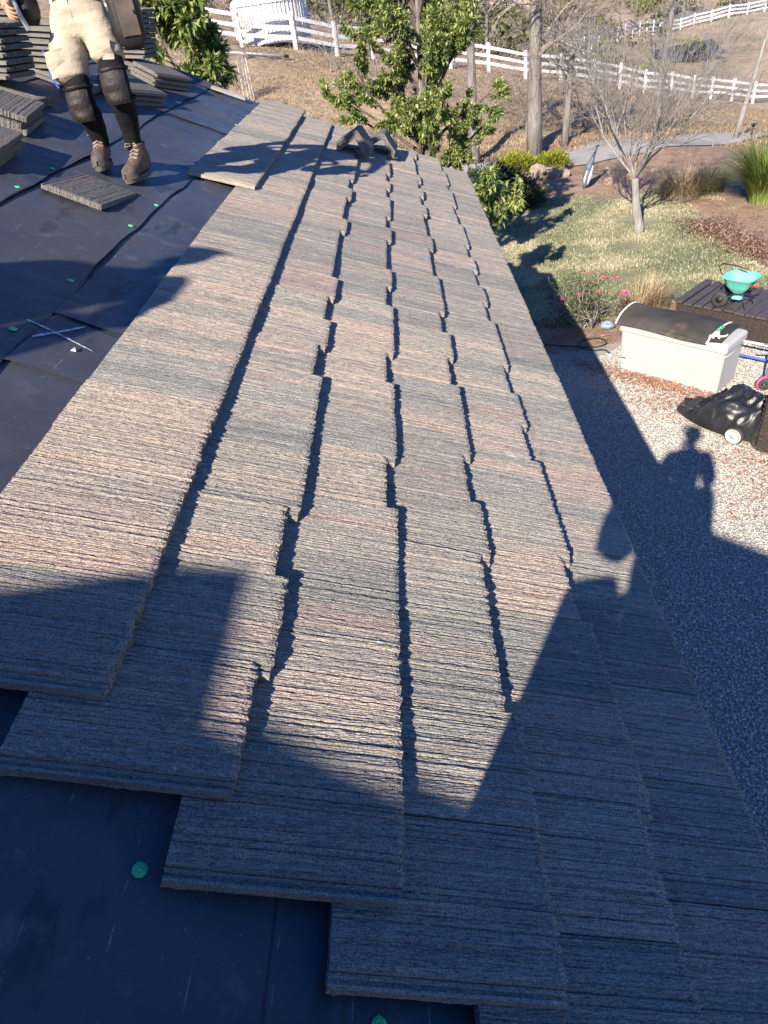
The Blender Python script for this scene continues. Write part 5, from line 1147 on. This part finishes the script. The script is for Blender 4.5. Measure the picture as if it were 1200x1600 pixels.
# white wire dome beyond the fence
dm = thing('wire_dome', 'white ribbed wire dome standing behind the fence', 'dome', (-6.2, 38.6, G(-6.2, 38.6))); R0, H0 = 1.75, 2.1
def dpt(a, f): # f 0 bottom .. 1 apex
    if f < .55: return Vector((R0 * math.cos(a), R0 * math.sin(a), H0 * .72 * f / .55))
    g = (f - .55) / .45 * math.pi / 2; return Vector((R0 * math.cos(a) * math.cos(g), R0 * math.sin(a) * math.cos(g), H0 * .72 + H0 * .28 * math.sin(g)))
for k in range(60): MB().tube([dpt(k * math.pi / 30, f) for f in np.linspace(0, 1, 12)], .013, 4, cap=False).build('rib', M_VINYL, dm, smooth=True)
M_SHELL = simple('pale_glare_shell', (.40, .42, .43), (.56, .58, .59), 1.2, .8)
MB().lathe([((dpt(0, f) * .975).x, (dpt(0, f) * .975).z) for f in np.linspace(0.01, .999, 14)], 40).build('glare_shell', M_SHELL, dm, smooth=True)  # pale inner shell added to imitate glare between the ribs
for f in (.02, .28, .55): MB().tube([dpt(a, f) * 1.004 for a in np.linspace(0, 2 * math.pi, 41)], .03, 4, cap=False).build('hoop', M_VINYL, dm, smooth=True)
MB().tube([(0, 0, H0), (0, 0, H0 + .25)], .04, 6).tube([(.14 * math.cos(a), 0, H0 + .38 + .14 * math.sin(a)) for a in np.linspace(0, 6.283, 16)], .03, 5, cap=False).tube([(.12 * math.cos(a), 0, H0 + .62 + .12 * math.sin(a)) for a in np.linspace(0, 6.283, 16)], .03, 5, cap=False).build('finial', M_VINYL, dm, smooth=True)
# staked sapling
sa_ = bare_tree('young bare sapling tied between pale stakes on the dry slope', -6.15, 28.7, 2.1, .025, 91, (0, 0), .5, 9, 2, M_BARKP, dict(kids=(4, 3), wig=.2, ang=.8), group='staked saplings', spread=.9)
for dx in (-.16, .1, .2): MB().tube([(dx, .05, -.1), (dx * .9, .05, 1.25)], .025, 6).build('stake', M_BARKP, sa_)
rod('pipe', M_POLEW, (-9.2, 33.2, G(-9.2, 33.2) + .15), (-5.3, 34.6, G(-5.3, 34.6) + .15), .05, 'white pipe lying on the slope below the white fence', 'pipe')
# path light
pl = thing('path_light', 'small black lamp stake beside the path by the pale slim tree', 'path light', (10.6, 24.75, G(10.6, 24.75)))
MB().tube([(0, 0, 0), (0, 0, .34)], .014, 6).build('stake', M_BLKP, pl); MB().lathe([(.001, .46), (.09, .43), (.095, .41), (.05, .40), (.045, .34), (.001, .33)], 14).build('lamp_head', M_BLKP, pl, smooth=True)
# dark panels down in the valley
M_PANEL = simple('dark_panel', (.014, .017, .026), (.03, .034, .045), 3, .35)
pn = thing('panel_array', 'dark blue grey panel array in the valley beyond the fence', 'solar panel', (31.5, 86.5, G(31.5, 86.5)), (0, 0, R_(20)))
for i in range(5): MB().box(-4 + i * 1.62, -4 + i * 1.62 + 1.56, 0, 2.9, -.03, .03, Matrix.Translation((0, 0, .5)) @ Matrix.Rotation(R_(24), 4, 'X')).build('panel', M_PANEL, pn)
for x in (-3.6, 0, 3.6): MB().box(x - .05, x + .05, 2.4, 2.5, -.4, 1.5).build('support_leg', M_GREYM, pn)

# brush covering the far hillside: reads as one mass
def brush(name, spots, n_each, leaf, mat, seed, label):
    rn = np.random.default_rng(seed); Ps = []; Ds = []; Ls = []
    for (x, y, r_, h) in spots:
        U = rn.normal(0, 1, (n_each, 3)); U /= np.linalg.norm(U, axis=1, keepdims=True); U[:, 2] = np.abs(U[:, 2])
        q = U * rn.uniform(.5, 1, (n_each, 1)) ** .5 * np.array([r_, r_, h]) * (1 + .3 * np.sin(U[:, :1] * 5 + x) * np.cos(U[:, 1:2] * 4 + y)); q += [x, y, float(gz(x, y)) - .1]
        Ps.append(q); Ds.append(U + rn.normal(0, .6, U.shape)); Ls.append(np.full(n_each, leaf * (r_ / 1.5) ** .5))
    P_ = np.concatenate(Ps); L_ = np.concatenate(Ls) * rn.uniform(.6, 1.3, len(P_)); V, F = leaves_np(P_, np.concatenate(Ds), L_, L_ * .55, .2, .1, rn)
    tag(obj(name, mesh_np(name, V, F, mat)), label, 'brush', kind='stuff')
rb = random.Random(99)
def spots(n, x0, x1, y0, y1, r0, r1, ok=lambda x, y: True):
    out = []
    while len(out) < n:
        y = y0 + (y1 - y0) * rb.random() ** 1.2; x = (x0 + (x1 - x0) * rb.random()) * (y / y1) 
        if ok(x, y): rr = rb.uniform(r0, r1); out.append((x, y, rr, rr * rb.uniform(.6, 1.0)))
    return out
notroad = lambda x, y: not (abs(y - np.interp(x, [14, 22, 31, 40, 50, 62, 80], [92, 101, 114, 125, 130, 134, 140])) < 5)
meadow = lambda x, y: notroad(x, y) and not (x > 18 and y < np.interp(x, [14, 29, 37, 42, 54, 70], [86, 103, 115, 119, 123, 130]) and mnoise.noise(Vector((x * .12, y * .12, 0))) < .38)
M_CHAP = island('chaparral_leaf', [(0, (.040, .050, .022)), (.4, (.078, .088, .038)), (.75, (.145, .142, .070)), (1, (.23, .20, .125))], .8, .15, .08)
M_CHAPY = island('chaparral_bright_leaf', [(0, (.08, .10, .020)), (.5, (.14, .165, .030)), (1, (.22, .225, .055))], .8, .15, .1)
M_CHAPD = island('dry_brush_leaf', [(0, (.14, .11, .09)), (.5, (.23, .185, .15)), (1, (.34, .28, .22))], .9, .1, .05)
brush('hillside_brush', spots(470, -95, 150, 60, 300, 1.0, 3.0, meadow), 170, .42, M_CHAP, 101, 'olive chaparral brush covering the hillside beyond the fence')
brush('bright_brush', spots(70, -30, 90, 62, 190, .9, 2.4, meadow), 190, .34, M_CHAPY, 102, 'bright yellow green bushes dotted over the hillside')
brush('dry_brush', spots(300, -60, 110, 52, 200, .5, 1.4, meadow), 90, .30, M_CHAPD, 103, 'dry grey brown brush between the green bushes')
# two red rooftops glimpsed among the brush, trees by the far road
M_TERRA = simple('terracotta_roof', (.36, .13, .08), (.46, .19, .12), 2, .9, .4, 8); 
def far_house(x, y, rz, label):
    h = thing('far_house', label, 'house', (x, y, G(x, y)), (0, 0, rz)); MB().box(-4, 4, -3, 3, -1, 2.2).build('wall', M_STUCCO, h)
    MB().add([(-4.5, -3.6, 2.2), (4.5, -3.6, 2.2), (4.5, 3.6, 2.2), (-4.5, 3.6, 2.2), (-4.5, 0, 4.0), (4.5, 0, 4.0)], [(0, 1, 5, 4), (2, 3, 4, 5), (0, 4, 3), (1, 2, 5), (0, 3, 2, 1)]).build('roof', M_TERRA, h)
    for wx in (-2.4, 0, 2.4): MB().box(wx - .6, wx + .6, -3.04, -2.99, .6, 1.7).build('window', M_PANEL, h)
far_house(8.5, 112, .2, 'far house with terracotta roof glimpsed left of the thick trunk'); far_house(19, 132, -.2, 'far house with terracotta roof right of the thick trunk top')
for i, (x, y, hh) in enumerate(((40.5, 127, 4.5), (45, 130.5, 5), (53, 133, 5.5), (60, 132.5, 5), (35, 121, 4), (66, 124, 5), (58, 104, 4.5), (56, 98, 5), (64, 110, 5))):
    leafy_tree(['round green tree beside the far road', 'dense green tree at the far right of the hillside'][i > 5] , x, y, hh, .16, [(x + dx, y + dy, G(x, y) + hh * f, hh * .3) for dx, dy, f in ((0, 0, .9), (1, 0, .65), (-1, .2, .65), (.2, -1, .6), (0, 1, .7), (.5, -.5, .85))], 120 + i, leaf=(.35, .7), per=7, kids=(4, 4), name='far_tree', mat=M_CHAPY if i % 3 else M_CHAP)['group'] = ['trees beside the far road', 'trees at the far right'][i > 5]

# labels that single out look-alikes by their order from left to right
ORD = 'first second third fourth fifth sixth seventh eighth ninth tenth eleventh twelfth thirteenth fourteenth fifteenth sixteenth seventeenth eighteenth nineteenth twentieth'.split()
for grp, base in (('tangled leafless shrubs on the slope', 'tangled leafless grey shrub on the dry slope, %s from the left'), ('bare trees beyond the fence', 'grey bare tree beyond the white fence, %s from the left'), ('trees beside the far road', 'round green tree beside the far road, %s from the left'), ('trees at the far right', 'dense green tree at the far right of the hillside, %s from the left'), ('stones in the bed', 'fist sized stone in the brown bed before the path, %s from the left')):
    members = sorted((o for o in COL.objects if o.parent is None and o.get('group') == grp), key=lambda o: (o.location.x - CAM.x) / (o.location.y - CAM.y))
    for o, w_ in zip(members, ORD): o['label'] = base % w_
